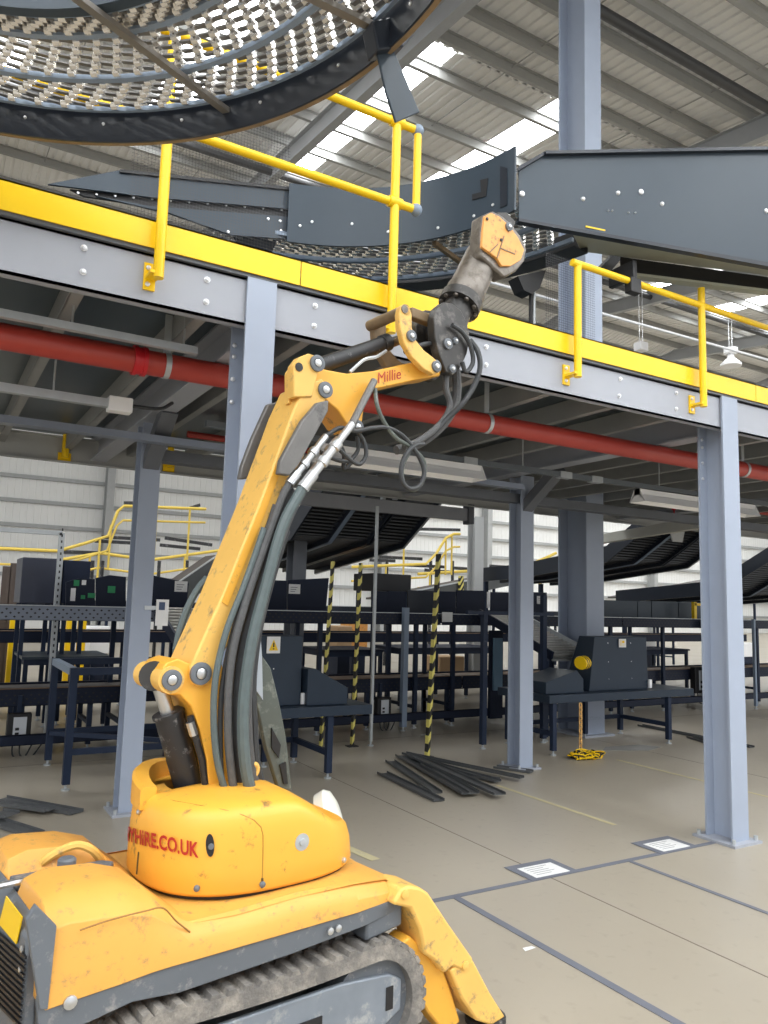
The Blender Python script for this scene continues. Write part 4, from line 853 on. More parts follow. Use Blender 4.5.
# stored cartons and grey machines deep in the hall
random.seed(11)
for x, y, Y, w, h, ma, lb in ((75,645,14.5,.5,.4,WHITE,'white machine housing seen over the left table'), (97,640,15,.45,.5,WHITE,'pale machine housing right of the white one over the left table'), (345,640,12.6,.3,.5,BOXG,'brown carton seen through the frames left of the striped tape post'), (360,632,13,.35,.6,ORNG,'orange crate seen between the striped posts'), (640,643,13.5,1.2,.25,WHITE,'long white roll stored behind the right desk'), (745,650,14,1.0,.4,WHITE,'white machine housing seen beside the right column'), (452,680,12.4,.6,.3,BOXG,'brown carton under the rear conveyor by the striped tape post')):
    p = ony(x, y, Y); t = thing('machine_housing' if ma is WHITE else 'storage_crate', lb, 'crate', (p[0], Y, 0)); z = max(.3, p[2]-h/2)
    MB().box(p[0]-w/2, p[0]+w/2, Y, Y+.5, z, z+h).build('body', ma, t, smooth=False, bevel=.02); MB().box(p[0]-w/2+.03, p[0]+w/2-.03, Y+.03, Y+.47, 0, z).build('stand', NAVY, t, smooth=False)
# ================================================================ DEMOLITION MACHINE
AN = R(7); ru = V(math.cos(AN), math.sin(AN), 0); rv = V(-math.sin(AN), math.cos(AN), 0); RC = V(1.06, 2.78, 0)
def W(a, b, z): return RC+ru*a+rv*b+V(0, 0, z)
def RP(x, y, b): d = ray(x, y); t = (b-(C0-RC)@rv)/(d@rv); return C0+d*t          # point of the machine's own lengthwise plane b
rb = thing('demolition_machine', 'yellow tracked demolition machine with raised arm in front of the platform', 'demolition machine', W(0, 0, 0))
def slabp(px, b0, b1): return MB().prism([RP(x, y, b0) for x, y in px], rv*(b1-b0))
def part(m, name, ma, parent=rb, **k): return m.build(name, ma, parent, **k)
# --- tracks
def track(s):
    r = .205; ca, cb_ = -.44, .335; z = .225; b0, b1 = (-.43, -.20) if s < 0 else (.20, .43)
    path = []
    for k in range(17): q = R(-90+180*k/16); path.append((cb_+r*math.cos(q), z+r*math.sin(q)))
    for k in range(1, 14): f = k/14; path.append((cb_+(ca-cb_)*f, z+r-.012*math.sin(math.pi*f)))
    for k in range(17): q = R(90+180*k/16); path.append((ca+r*math.cos(q), z+r*math.sin(q)))
    for k in range(1, 14): f = k/14; path.append((ca+(cb_-ca)*f, z-r))
    n = len(path); rings = []; ce = [((ca if a < ca else cb_ if a > cb_ else a), z) for a, _ in path]
    for (a, h), (cx, cz) in zip(path, ce):
        d = V(a-cx, h-cz); d /= np.linalg.norm(d); q0, q1 = V(a, h), V(a, h)-d*.05
        rings.append([W(q0[0], b0, q0[1]), W(q0[0], b1, q0[1]), W(q1[0], b1, q1[1]), W(q1[0], b0, q1[1])])
    bt = MB().loft(rings, False, True); belt = part(bt, 'track_belt', RUB)
    m = MB(); per = n*2
    for i in range(n):
        for f in (0., .5):
            a = path[i][0]*(1-f)+path[(i+1) % n][0]*f; h = path[i][1]*(1-f)+path[(i+1) % n][1]*f; cx = min(max(a, ca), cb_); d = V(a-cx, h-z); d /= np.linalg.norm(d); t = V(-d[1], d[0])
            pr = [(-.019, 0), (.019, 0), (.011, .014), (-.011, .014)]
            off = .0 if f == 0 else .0
            for bb0, bb1 in ((b0, (b0+b1)/2-.01), ((b0+b1)/2+.01, b1)):
                if (i*2+(f > 0)) % 2 == (bb0 == b0): continue
                m.prism([W(a+t[0]*p+d[0]*q, bb0, h+t[1]*p+d[1]*q) for p, q in pr], rv*(bb1-bb0))
    m.build('tread', RUB, belt, smooth=False)
    for cx, nm in ((ca, 'drive_wheel'), (cb_, 'idler_wheel')):
        e = b0 if s < 0 else b1
        part(MB().lathe(W(cx, (b0+b1)/2-.08, z), rv, [(0, .03), (0, .165), (.16, .165), (.16, .03)], 24), nm, ROBG)
    fo = b0+.02 if s < 0 else b1-.04
    m = MB(); m.prism([W(a, fo, h) for a, h in ((-.38, .12), (-.38, .335), (.20, .335), (.40, .315), (.455, .285), (.455, .185), (.38, .15), (.16, .12))], rv*.02*(1 if s < 0 else 1)); part(m, 'track_frame', mat('track_frame_grey', (.22, .25, .29), .4, var=.2, scale=12, metal=.2, dirt=(.45, .45, .45), dirt_amt=.3), bevel=.006)
    m = MB(); m.prism([W(a, fo-.004, h) for a, h in ((.385, .20), (.415, .20), (.415, .275), (.385, .275))], rv*.003); part(m, 'frame_slot', BLKP, smooth=False)
    m = MB(); m.prism([W(a, fo-.004, h) for a, h in ((.02, .20), (.12, .20), (.12, .26), (.02, .26))], rv*.003); part(m, 'frame_slot', BLKP, smooth=False)
    for k in range(4): part(MB().lathe(W(-.30+.18*k, (b0+b1)/2-.07, .09), rv, [(0, .02), (0, .06), (.14, .06), (.14, .02)], 16), 'track_roller', BLK)
track(-1); track(1)
part(MB().loft([[W(a, -.21, z), W(a, .21, z), W(a, .21, z2), W(a, -.21, z2)] for a, z, z2 in ((-.66, .16, .56), (.5, .16, .5))]), 'chassis', ROBG, bevel=.01)
# --- hood (lofted cross sections)
def sect(a, ze, zs_, zt, bs, gz, bw=.42):
    # half profile from the lower edge up and over to the middle groove
    h = [(bw, ze), (bw-.004, (ze+zs_)/2), (bw-.022, zs_-.015), (bw-.05, zs_+.006), (bs+.06, zt-.012), (bs, zt), (.10, zt-.004), (.055, gz), (0, gz)]
    pr = [(-b, z) for b, z in h]+[(b, z) for b, z in h[::-1][1:]]
    return [W(a, b, z) for b, z in pr]
st = [(-.775, .545, .655, .70, .30, .64, .40), (-.755, .522, .725, .765, .28, .66, .418), (-.70, .527, .735, .785, .27, .675, .42), (-.56, .535, .725, .775, .27, .675, .42), (-.47, .543, .705, .745, .28, .67, .42), (-.41, .545, .665, .69, .30, .66, .42), (-.35, .545, .635, .645, .32, .645, .42), (-.20, .547, .635, .642, .33, .642, .42), (.03, .55, .645, .65, .33, .65, .42), (.25, .553, .635, .648, .33, .648, .42), (.40, .556, .61, .63, .31, .63, .405), (.465, .558, .588, .60, .28, .60, .375), (.492, .56, .57, .575, .25, .575, .33)]
m = MB(); m.loft([sect(*q) for q in st]); hood = part(m, 'hood', mat('hood_yellow', (.75, .375, .075), .48, var=.10, scale=4, dirt=(.36, .22, .09), dirt_amt=.22, dirt_scale=26), bevel=.006)
# lower grey skirts
for s in (-1, 1):
    m = MB(); lo = [(-.775, .545, .40), (-.76, .44, .405), (-.62, .46, .405), (-.52, .475, .402), (-.38, .462, .402), (0, .478, .402), (.30, .50, .402), (.42, .515, .392), (.48, .55, .34)]
    rings = []
    for a, zl, bb in lo:
        rings.append([W(a, s*(bb+.012), .558), W(a, s*(bb+.008), zl), W(a, s*(bb-.012), zl), W(a, s*(bb-.012), .558)])
    m.loft(rings); part(m, 'skirt', ROBG, bevel=.003)
for px in ((330, 931), (338, 928)): 
    part(MB().lathe(RP(*px, -.422), -rv, [(0, .012), (.006, .012), (.01, .004)], 10), 'hood_bolt', STEEL)
part(MB().lathe(RP(70, 1002, -.42), -rv, [(0, .018), (.006, .018), (.012, .006)], 12), 'hood_bolt', STEEL)
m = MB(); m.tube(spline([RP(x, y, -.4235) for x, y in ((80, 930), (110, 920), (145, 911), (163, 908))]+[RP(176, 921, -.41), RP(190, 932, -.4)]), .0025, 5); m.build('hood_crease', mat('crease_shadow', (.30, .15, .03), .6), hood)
# rear grille
m = MB(); m.loft([[W(a, -.385, z0), W(a, .385, z0), W(a, .36, z1), W(a, -.36, z1)] for a, z0, z1 in ((-.80, .36, .69), (-.765, .33, .725))]); rear = part(m, 'rear_panel', ROBG, bevel=.008)
def onA(x, y, a=-.803): d = ray(x, y); t = (a-(C0-RC)@ru)/(d@ru); return C0+d*t
m = MB()
for k in range(12): y = 934+6.2*k; m.prism([onA(-14, y-14), onA(27-k*.5, y+22), onA(27-k*.5, y+25), onA(-14, y-11)], ru*-.006)
m.build('grille_slats', BLKP, rear, smooth=False)
m = MB(); m.prism([onA(x, y) for x, y in ((7, 896), (23, 917), (17, 944), (0, 924))], ru*-.003); m.build('warning_label', YEL, rear, smooth=False)
for b, z in ((-.345, .66), (-.345, .61)): m = MB(); m.lathe(W(-.803, b, z), -ru, [(0, .010), (.005, .010), (.008, .003)], 8); m.build('bolt', STEEL, rear)
m = MB()   # grey notch plate over the rear upper edge
m.prism([RP(x, y, -.425) for x, y in ((36, 905), (57, 926), (48, 1010), (40, 1010), (26, 920))], rv*.02); part(m, 'rear_corner_plate', ROBG, smooth=False, bevel=.003)
# groove latch, bar and hose on the hood
m = MB(); m.prism([W(-.76, -.045, .705), W(-.47, -.03, .705), W(-.45, .0, .705), W(-.48, .035, .705), W(-.76, .04, .705)], (0, 0, .025)); part(m, 'latch_bar', ROBG, bevel=.005)
part(MB().lathe(W(-.62, -.06, .73), (0, 0, 1), [(0, .028), (.05, .028), (.056, .022)], 14), 'latch_knob', ROBG)
part(MB().tube([W(-.85, -.085, .745), W(-.66, -.075, .748)], .011, 8), 'latch_rod', STEEL)
part(MB().tube(spline([onz(36, 872, .70), onz(46, 860, .745), onz(60, 851, .77), onz(78, 845, .785), onz(92, 850, .765), onz(100, 860, .72), onz(102, 872, .66)]), .014, 8), 'yellow_hose', ROBW)
# --- turret dome
def sup(k, ra, rb_, n=2.5):
    c, s_ = math.cos(k), math.sin(k); return ra*math.copysign(abs(c)**(2/n), c), rb_*math.copysign(abs(s_)**(2/n), s_)
N = 72; levels = [(.658, .985, 0), (.668, 1., 0), (.74, .998, .05), (.80, .993, .15), (.855, .982, .4), (.888, .962, .7), (.91, .93, .9), (.925, .87, 1.), (.936, .72, 1.), (.943, .5, 1.), (.946, .25, 1.)]
def dome_p(k, z, f, w):
    a, b = sup(k, .395*f, .335*f); zz_ = z
    if a > 0: zz_ -= w*.17*(max(0, a-.03)/.37)**1.3; a *= 1-.20*min(1, max(0, (z-.68)/.25))**1.6
    return W(a+.02, b, zz_)
m = MB(); rings = [[dome_p(2*math.pi*k/N, *lv) for k in range(N)] for lv in levels]
fs = []; vs = [p for r in rings for p in r]
def inwell(p):
    q = p-RC; a = q@ru; b = q@rv; return -.31 < a < .16 and .00 < b < .235 and p[2] > .87
for i in range(len(levels)-1):
    for k in range(N):
        l = (k+1) % N; f4 = (i*N+k, i*N+l, (i+1)*N+l, (i+1)*N+k)
        if all(inwell(vs[j]) for j in f4): continue
        fs.append(f4)
vs.append(W(.02, 0, .947)); 
for k in range(N):
    l = (k+1) % N; p = [vs[(len(levels)-1)*N+k], vs[(len(levels)-1)*N+l]]
    if not all(inwell(q) for q in p): fs.append(((len(levels)-1)*N+k, (len(levels)-1)*N+l, len(vs)-1))
m.add(vs, fs); dome = part(m, 'turret_cover', ROBY)
so = dome.modifiers.new('shell', 'SOLIDIFY'); so.thickness = .012; so.offset = -1
m = MB(); m.prism([W(a, b, .70) for a, b in ((-.34, -.01), (.18, -.01), (.18, .26), (-.30, .26))], (0, 0, .16)); part(m, 'arm_well', BLKP, smooth=False)
m = MB(); rings = [[dome_p(2*math.pi*k/N, z, f, 0) for k in range(N)] for z, f in ((.645, .95), (.675, .955))]; m.loft(rings); part(m, 'turret_ring', BLKP)
from mathutils.bvhtree import BVHTree
BV = BVHTree.FromPolygons([tuple(p) for p in vs], [f for f in fs])
def on_dome(x, y, off=.002, nrm=False):          # where a surveyed line meets the cover
    d = ray(x, y); d = d/np.linalg.norm(d); h = BV.ray_cast(Vector(C0), Vector(d))
    if h[0] is None: q = BV.find_nearest(Vector(C0+d*2.75)); n = np.array(q[1]); p = np.array(q[0])
    else: n = np.array(h[1]); p = np.array(h[0])
    if n @ d > 0: n = -n
    return (p+n*off, n) if nrm else p+n*off
def seam(px, name, r=.003, ma=None): return MB().tube([on_dome(x, y, .0) for x, y in px], r, 5).build(name, ma or mat('seam_dark', (.10, .06, .02), .7), dome)
seam([(262, 887), (262.5, 870), (263, 850), (263, 835), (261, 827), (254, 820), (243, 815), (225, 810), (200, 805.5), (175, 801), (147, 795)], 'seam', .002, mat('seam_soft', (.42, .22, .03), .6)); seam([(262, 888), (262.3, 878)], 'seam', .004)
seam([(137, 874), (138, 862), (139, 852)], 'seam', .004)
for x, y, r in ((302, 842, .028),):
    p, nn = on_dome(x, y, 0., True)
    MB().lathe(p-nn*.004, nn, [(0, r), (.006, r), (.006, r*.45), (.014, r*.42), (.015, r*.2)], 18).build('washer_bolt', GALV, dome)
for x, y in ((197, 888), (262, 884), (343, 860), (140, 812)):
    p, nn = on_dome(x, y, 0., True)
    MB().lathe(p-nn*.004, nn, [(0, .010), (.012, .010), (.016, .004)], 8).build('bolt', ROBG if y > 880 else STEEL, dome)
pts = [on_dome(210+4.2*math.cos(k)*1.0+.3*math.sin(k), 845+11.5*math.sin(k), .003) for k in np.linspace(0, 2*math.pi, 17)[:-1]]
MB().prism(pts, -rv*.002).build('slot', BLKP, dome, smooth=False)
MB().lathe(on_dome(211, 846, .006), -rv, [(0, .010), (.004, .010), (.005, .003)], 8).build('slot_bolt', ROBG, dome)
# lettering wraps round the cover: text x runs along the cover, the baseline follows the photographed slope
def on_wall(x, y):                                # the cover's upright wall alone
    d = ray(x, y)
    for t in np.linspace(1.8, 3.4, 3200):
        q = C0+d*t-RC; a = q@ru-.02; b = q@rv
        if (abs(a)/.3985)**2.5+(abs(b)/.3385)**2.5 <= 1: return C0+d*t
    q = C0+d*2.75-RC; a = q@ru-.02; b = q@rv; k = ((abs(a)/.3985)**2.5+(abs(b)/.3385)**2.5)**(-.4)
    return RC+ru*(a*k+.02)+rv*b*k+V(0, 0, q[2])
TXT = 'NYHIRE.CO.UK'
def txt_fn(x, y):
    f = x/7.45; X = 123.8+82.5*f**1.22; Y = 838.5+20.5*f; return on_wall(X, Y-y*(19.5+1.5*f))
text_obj(TXT, 1.0, txt_fn, 'lettering', LETTER, dome, offset=.028, label='red lettering')
# raised rear lip of the turret cover beside the arm well
m = MB(); rings = []
for k in range(15):
    an = math.pi*(1.0-.52*k/14); a, b = sup(an, .40, .335); h = .955+.035*math.sin(math.pi*k/14)
    a2, b2 = a*.86, b*.86
    rings.append([W(a+.025, b, .88), W(a+.025, b, h-.01), W(a*.97+.025, b*.97, h), W(a2+.025, b2, h-.004), W(a2+.025, b2, .88)])
m.loft(rings); m.build('cover_lip', ROBY, dome)
# round pale work lamp cover on the far side
lp = RP(330, 824, .16)
m = MB(); m.lathe(lp-ru*.05, V(.75, -.45, .3), [(0, .03), (.01, .125), (.05, .135), (.075, .12), (.09, .08), (.097, .0)], 24); part(m, 'work_lamp', AMBER, label='pale round lamp cover')
# --- arm: foot link
B0, B1 = -.03, .15
def plate(px, b0, b1, name, ma, parent=rb, bev=.005, **k): return slabp(px, b0, b1).build(name, ma, parent, bevel=bev, **k)
def pin(x, y, b, r, parent, L=.012, ma=STEEL):
    c = RP(x, y, b); o = MB().lathe(c+rv*.004, -rv, [(0, r), (L, r), (L+.002, r*.8), (L+.002, r*.55), (L-.003, r*.5), (L-.003, .001)], 20).build('pin', ROBG, parent)
    MB().lathe(c-rv*(L-.004), -rv, [(0, r*.48), (.004, r*.48), (.008, r*.3), (.008, .001)], 12).build('pin_bolt', ma, o); return o
foot_px = [(161,689),(160,673),(166,663),(178,658.5),(190,664),(204,659),(222,664),(230,690),(239,722),(244,752),(243,800),(209,800),(207,760),(200,729),(191,706),(180,695),(170,695)]
ft = plate(foot_px, B0, B1, 'foot_link', ROBY)
m = MB(); m.cyl(RP(171.5, 680, B0-.012), RP(171.5, 680, B0-.012)+rv*.245, .047, n=24); m.build('pin_housing', ROBW, ft)
pin(171.5, 680, B0-.012, .036, ft)
c = RP(158, 676, .02); m = MB(); m.lathe(RP(150, 676, .00), rv, [(0, .045), (.10, .045)], 20); 
m = MB(); m.cyl(RP(154, 676, .03), RP(154, 676, .13), .052, n=20); m.build('cylinder_eye', TOOLK, ft)
# lift cylinder
A = RP(160, 688, .07); D = RP(168, 712, .07); E_ = RP(192, 796, .07)
MB().cyl(A, D+(E_-D)*.1, .026, n=16).build('cylinder_rod', STEEL, rb)
cylb = MB().tube([D, D+(E_-D)*.04, D+(E_-D)*.041, E_], [.058, .058, .052, .052], 20).build('lift_cylinder', BLK, rb)
MB().tube([RP(190, 716, -.02), RP(202, 760, -.02), RP(206, 792, -.02)], .013, 8).build('bleed_pipe', BLK, cylb)
MB().tube([RP(190, 722, -.022), RP(194, 735, -.022)], .016, 8).build('pipe_fitting', STEEL, cylb)
# main boom: box section with bosses
boom_px = [(190.5,667),(197,652),(224,592),(262,497),(280,447),(293,411),(305,384),(322,378),(329,388),(326,400),(318,420),(306,452),(288,500),(262,566),(238,628),(216,668),(211,684),(200,688),(191,682)]
bm_ = plate(boom_px, B0-.012, B1+.012, 'main_boom', ROBW, bev=.008)
plate([(222,602),(262,503),(276,465),(281,470),(268,506),(228,606)], B0-.016, B0-.0115, 'wear_plate', ROBY, bm_, bev=0)
pin(200.5, 673.5, B0-.014, .040, bm_)
pin(325, 390, B0-.014, .034, bm_)
# horn plates and fore arm
def plate_at(px, off0, off1, name, ma, parent=rb, bev=.005):       # same outline as the near plate, set further across the machine
    return MB().prism([RP(x, y, B0)+rv*off0 for x, y in px], rv*(off1-off0)).build(name, ma, parent, bevel=bev)
horn = [(291,398),(291,366),(297,358),(306,354.5),(314,357),(318,366),(314,380),(310,398)]
hn = plate_at(horn, -.02, .03, 'horn_plate', ROBW, bm_); plate_at([(x+2, y+4) for x, y in horn], .035, .07, 'horn_plate', ROBW, bm_)
MB().lathe(RP(299, 367, B0-.021), -rv, [(0, .018), (.002, .018), (.003, .004)], 14).build('pin_hole', BLKP, hn)
fore_px = [(309,372),(318,368),(331,370.5),(347,373.5),(373,371),(415,361.5),(436,361),(442,368),(440,376),(422,378.5),(382,387.5),(375,388),(368,399),(364,408),(362,424),(355,430),(347,424),(338,410),(327,401),(317,394)]
fa = plate(fore_px, B0+.012, B1-.012, 'fore_arm', ROBY)
pin(317, 363.5, B0-.022, .034, fa); pin(435.5, 366.5, B0-.02, .03, fa); pin(357, 427, B0, .03, fa)
def tf(x, y): return RP(377.5+x*11.2, 383.5-x*2.35-y*15.5, B0+.009)
text_obj('Millie', 1.0, tf, 'lettering', LETTER, fa, offset=.0, label='red script lettering')
# tilt cylinder
A = RP(318, 366, .06); D = RP(388, 342, .06); E_ = RP(412, 336, .06)
tc_ = MB().tube([A, A+(D-A)*.9, A+(D-A)*.905, D], [.034, .034, .040, .040], 18).build('tilt_cylinder', BLK, rb); MB().cyl(D, E_, .018, n=12).build('cylinder_rod', TOOLK, tc_)
MB().tube(spline([RP(350, 372, .0), RP(364, 360, -.01), RP(376, 357, -.01), RP(386, 351, .02)]), .008, 6).build('pipe', GALV, tc_)
# banana links and cross pins
lk = [(400.5,306),(405,303.5),(410,306.5),(412,315),(412,327),(416,340),(424,350),(433,357),(441,364),(441,371),(434,374.5),(424,369),(412,357),(404,343),(400,328),(399,314)]
l1 = plate(lk, B0-.045, B0-.012, 'tool_link', ROBW)
pin(411, 336, B0-.047, .026, l1); pin(436, 366.5, B0-.047, .026, l1)
MB().lathe(RP(405, 309, B0-.05), rv, [(0, .018), (.05, .018)], 14).build('pin_head', TOOLB, l1)
l2 = plate_at(lk, .19, .225, 'tool_link', BRN)
MB().cyl(RP(406, 310, B0-.045), RP(406, 310, B0-.045)+rv*.27, .026, n=14).build('cross_pin', BRN, rb)
MB().cyl(RP(411, 336, B0-.03), RP(411, 336, B0-.03)+rv*.25, .018, n=12).build('cross_pin', BRN, rb)
m = MB(); m.bar(RP(409, 313, .05), RP(438, 324, .05), .05, .045, rv); m.build('push_link', BRN, rb, bevel=.006)
# tool coupler, rotator, crusher head
co = [(434,318),(437,308),(444,302),(452,303),(461,310),(467,322),(470,338),(467,354),(460,369),(453,375),(446,372),(440,356),(435,338)]
cp = plate(co, B0-.02, B0+.03, 'coupler_plate', TOOLK); cp2 = plate_at(co, .13, .18, 'coupler_plate', TOOLK)
plate([(444,312),(456,312),(463,326),(462,350),(452,362),(444,345),(440,328)], B0+.02, B1-.01, 'coupler_block', TOOLK)
pin(447.5, 344, B0-.022, .026, cp); pin(455, 341, B0-.022, .016, cp); pin(452, 369, B0-.022, .02, cp)
A = RP(452, 322, .06); D = RP(461, 302, .06); E_ = RP(483, 257, .06); ax = (E_-D)/np.linalg.norm(E_-D); LL = np.linalg.norm(E_-D)
MB().tube([A, D], [.075, .075], 20).build('rotator_neck', TOOLK, rb)
ringo = MB().lathe(D-ax*.035, ax, [(0, .07), (.0, .106), (.05, .108), (.055, .085)], 28).build('rotator_flange', TOOLK, rb)
s1 = np.cross(ax, rv); s1 /= np.linalg.norm(s1); s2 = np.cross(ax, s1)
for k in range(10): q = R(36*k); MB().lathe(D-ax*.035+(s1*math.cos(q)+s2*math.sin(q))*.09, -ax, [(0, .012), (.010, .012), (.013, .005)], 6).build('flange_bolt', TOOLB, ringo)
MB().lathe(D+ax*.01, ax, [(0, .092), (.03, .100), (.06, .100), (.065, .094), (LL*.97, .093), (LL*1.02, .08)], 28).build('tool_barrel', TOOLB, rb)
hd = [(481,256),(481,234),(483,215),(493,210.5),(503,216),(512,224),(521,236),(527,249),(525,261),(517,271),(505,278),(496,270)]
HB = -.045; h = MB().prism([RP(x, y, HB) for x, y in hd], rv*.085).build('crusher_head', TOOLB, rb, bevel=.01)
plate([(482,247),(483,232),(485,216),(491,212.5),(499,216),(509,225),(518,237),(524.5,250),(521,260),(511,266),(502,266),(497,258),(489,252)], HB-.016, HB+.001, 'head_plate', ORNG, h, bev=.003)
pin(508.5, 227, HB-.018, .022, h)
for x, y in ((487, 219), (501, 240)): MB().lathe(RP(x, y, HB-.017), -rv, [(0, .008), (.004, .008), (.005, .002)], 8).build('hole_plug', BLKP, h)
for q in ([(497,258),(504,236)], [(500,248),(515,254)], [(490,252),(498,244)]): MB().bar(RP(*q[0], HB-.017), RP(*q[1], HB-.017), .006, .004, rv).build('weld_rib', BRN, h, smooth=False)
plate([(497,212),(507,212),(516,222),(513,230),(505,220),(498,218)], HB+.03, HB+.08, 'jaw', TOOLK, h)
# side guard flaps of the boom
plate([(317.5,402.5),(329,400),(328.5,411),(299,465),(290,475.5),(278.5,474),(281,460),(302,421)], B0-.075, B0-.045, 'guard_flap', FLAP, bm_, bev=.006)
plate([(268,404),(281,401),(277,421),(255,466),(247,479),(239.5,479),(242,466),(252.5,438)], B1+.06, B1+.09, 'guard_flap', FLAP, bm_, bev=.006)
for x, y in ((284, 456), (312, 420)): MB().cyl(RP(x, y, B0-.05), RP(x, y, B0), .012, n=8).build('flap_mount', BLK, bm_)
for x, y in ((258, 456), (272, 420)): MB().cyl(RP(x, y, B1), RP(x, y, B1+.07), .012, n=8).build('flap_mount', BLK, bm_)
# hoses
def hose(px, b, r, ma, name='hose', k=6, n=9):
    bs = b if isinstance(b, (list, tuple)) else [b]*len(px)
    return MB().tube(spline([RP(x, y, q) for (x, y), q in zip(px, bs)], k), r, n).build(name, ma, rb)
def fitting(p0, p1, b, r):
    A = RP(*p0, b); D = RP(*p1, b); L = np.linalg.norm(D-A); pr = []
    for k, (f, g) in enumerate(((0, 1.25), (.22, 1.25), (.23, .95), (.36, .95), (.37, 1.3), (.44, 1.3), (.45, 1.0), (.6, 1.0), (.61, 1.35), (.7, 1.35), (.71, .9), (1, .9))): pr.append((L*f, r*g))
    return MB().lathe(A, D-A, pr, 12).build('hose_fitting', STEEL, rb)
hose([(253,800),(246,770),(243,735),(244,695),(252,640),(266,585),(283,525),(302,489)], B0-.09, .021, HOSEG); fitting((302,489), (352,424), B0-.09, .019)
hose([(352,424),(362,404),(374,381)], [B0-.09, B0-.06, B0-.02], .016, FLAP, 'hose_guard')
hose([(228,800),(217,760),(213.5,715),(216,675),(226,632),(243,588),(256,552),(264,528)], B0-.05, .012, HOSEG)
hose([(235,800),(229,750),(228,700),(233,650),(247,598),(264,548),(281,500),(289,484)], B0-.06, .015, HOSEB); fitting((289,484), (326,436), B0-.06, .016)
hose([(244,800),(236,745),(236,690),(244,640),(260,585),(276,530),(290,488)], B0-.03, .018, HOSEK)
hose([(240,800),(231,740),(232,690),(240,635),(256,577),(272,525),(283,490)], B0+.0, .020, HOSEB)
hose([(258,800),(249,760),(246,710),(249,660),(260,610),(272,560),(292,508),(312,474)], B0-.02, .022, HOSEB); fitting((312,474), (338,438), B0-.03, .015)
hose([(266,800),(256,765),(253,720),(252,680),(258,630),(272,575),(286,530)], B0+.03, .018, HOSEK)
hose([(222,790),(220,740),(222,690),(231,640),(246,590),(258,556),(275,505)], B0-.035, .010, HOSEK)
hose([(176,650),(180,630),(188,607),(198,589),(207,578)], B1+.04, .014, HOSEG); hose([(176,650),(178,662),(186,668)], B1+.04, .014, HOSEG)
hose([(326,436),(340,428),(355,431),(372,428),(388,428),(404,437),(418,455),(424,472),(419,486),(408,488),(401,476),(404,458),(414,446),(424,444)], [B0-.05]*6+[B0-.06]*8, .010, HOSEK)
hose([(375,389),(377,405),(384,422),(396,438),(412,448),(424,462),(423,480),(414,490),(404,484),(402,468),(409,452)], [B0-.02]+[B0-.05]*10, .0095, GREEN)
hose([(333,443),(342,452),(352,461),(360,464),(366,455),(364,442),(358,432)], B0-.03, .009, HOSEK)
hose([(320,452),(334,459),(348,461),(358,450),(357,436)], B0+.02, .009, HOSEK)
hose([(470,340),(478,352),(480,368),(474,386),(462,404),(448,418),(430,436),(412,446)], [B0-.02, B0-.05, B0-.06, B0-.05, B0-.04, B0, B0+.03, B0+.05], .013, HOSEK)
hose([(447,370),(446,388),(450,404),(446,416),(436,428),(420,440),(404,447)], B0+.02, .015, HOSEB)
hose([(456,370),(457,390),(454,408),(440,428),(418,444),(396,450)], B0+.06, .022, HOSEB)
hose([(452,325),(462,332),(470,345),(473,362),(466,372),(462,362)], B0-.04, .011, HOSEK)
hose([(405,352),(418,346),(432,344),(442,350)], B0+.02, .012, HOSEK)
hose([(338,440),(344,455),(344,468),(352,462)], B0+.05, .010, HOSEK)
# far side guard plate with cut-outs and yellow lifting eye
gp = plate([(262,655),(271,668),(279,700),(286,735),(292,790),(279,790),(266,748),(256,700)], B1+.03, B1+.06, 'hose_shield', GREEN, rb)
plate([(272,728),(281,745),(279,758),(272,748)], B1+.022, B1+.031, 'cut_out', BLKP, gp, bev=0); plate([(280,765),(286,762),(288,784),(284,784)], B1+.022, B1+.031, 'cut_out', BLKP, gp, bev=0)
plate([(244,640),(258,600),(262,655),(263,700),(256,690),(246,690)], B0+.04, B0+.05, 'pale_sleeve', mat('pale_sleeve', (.36, .40, .45), .5), rb, bev=0)
hose([(238,776),(245,781),(252,778),(257,771),(256,765),(250,764)], -.06, .010, ROBW, 'lifting_eye')
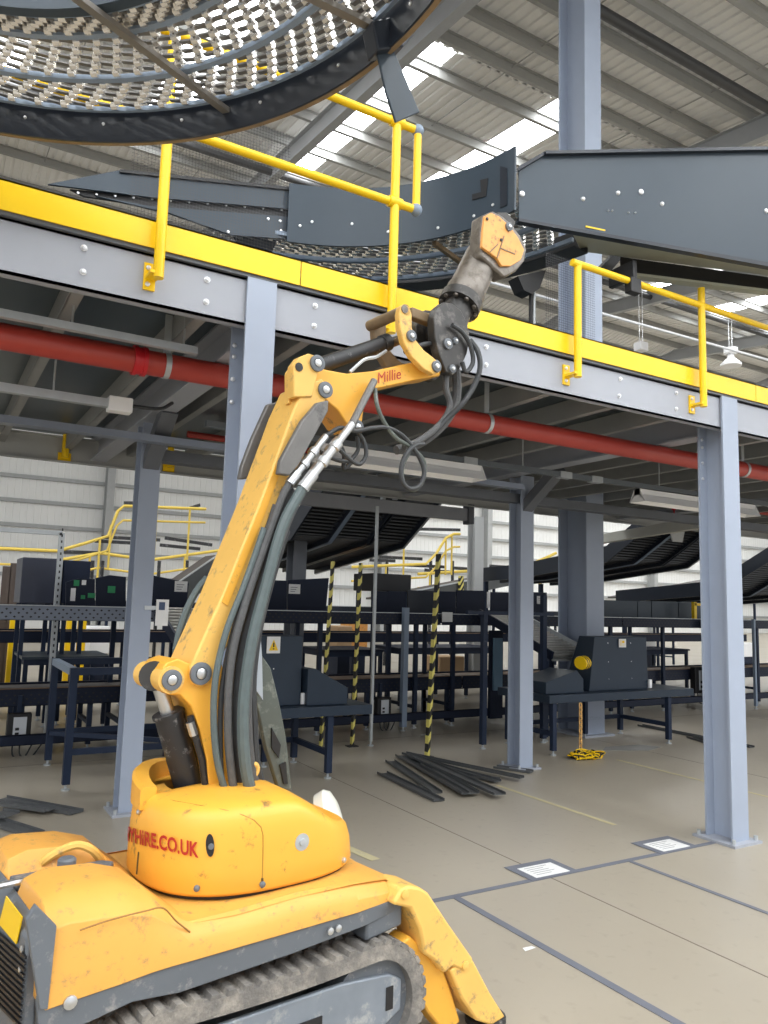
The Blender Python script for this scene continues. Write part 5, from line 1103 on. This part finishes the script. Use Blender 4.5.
# --- outriggers
def leg(sa, sb, name='outrigger'):
    def Q(a, b, z): return W(a, b*sb, z) if sa > 0 else W(-a-.47, b*sb, z*.82 if z > .1 else z)
    def pl_(pts, b0, b1): m = MB(); P = [Q(a, b0, z) for a, z in pts]; return m.prism(P, rv*(b1-b0)*sb)
    # points are in the plane of the leg: distance ahead of the turret, height
    t = pl_([(.39, .575), (.415, .605), (.455, .608), (.505, .592), (.545, .565), (.645, .44), (.775, .285), (.76, .265), (.71, .262), (.67, .285), (.63, .27), (.575, .33), (.53, .36), (.505, .45), (.46, .53), (.38, .56)], -.445, -.29); o = t.build(name, ROBW, rb, bevel=.010)
    pl_([(.66, .272), (.70, .283), (.775, .283), (.87, .14), (.955, .03), (.88, .02), (.80, .06), (.72, .16)], -.44, -.30).build('lower_leg', ROBW, o, bevel=.008)
    pl_([(.44, .40), (.49, .42), (.56, .36), (.65, .275), (.70, .17), (.745, .06), (.67, .04), (.58, .14), (.50, .26)], -.41, -.32).build('leg_cylinder_cover', ROBY, o, bevel=.008)
    MB().lathe(Q(.915, -.37, .0), (0, 0, 1), [(0, .08), (.02, .08), (.035, .04), (.06, .03)], 20).build('foot_pad', BLK, o)
    for a, z in ((.73, .275), (.43, .585)): MB().lathe(Q(a, -.445, z), -rv*sb, [(0, .016), (.006, .016), (.008, .008)], 12).build('pin', ROBW, o)
for sa in (1, -1):
    for sb in (1, -1): leg(sa, sb)
m = MB(); m.loft([[W(a, -.40, z0), W(a, .40, z0), W(a, .40, z1), W(a, -.40, z1)] for a, z0, z1 in ((.30, .44, .56), (.46, .46, .555))]); part(m, 'leg_carrier', ROBG, bevel=.01)
# ================================================================ LIGHT
w = bpy.data.worlds.new('world'); scn.world = w; w.use_nodes = True
bg = w.node_tree.nodes['Background']; bg.inputs[0].default_value = (.93, .96, 1.0, 1); bg.inputs[1].default_value = 1.0
scn.view_settings.view_transform = 'Standard'; scn.view_settings.look = 'None'; scn.view_settings.gamma = 1; scn.view_settings.use_curve_mapping = False
scn.view_settings.exposure = 0.12
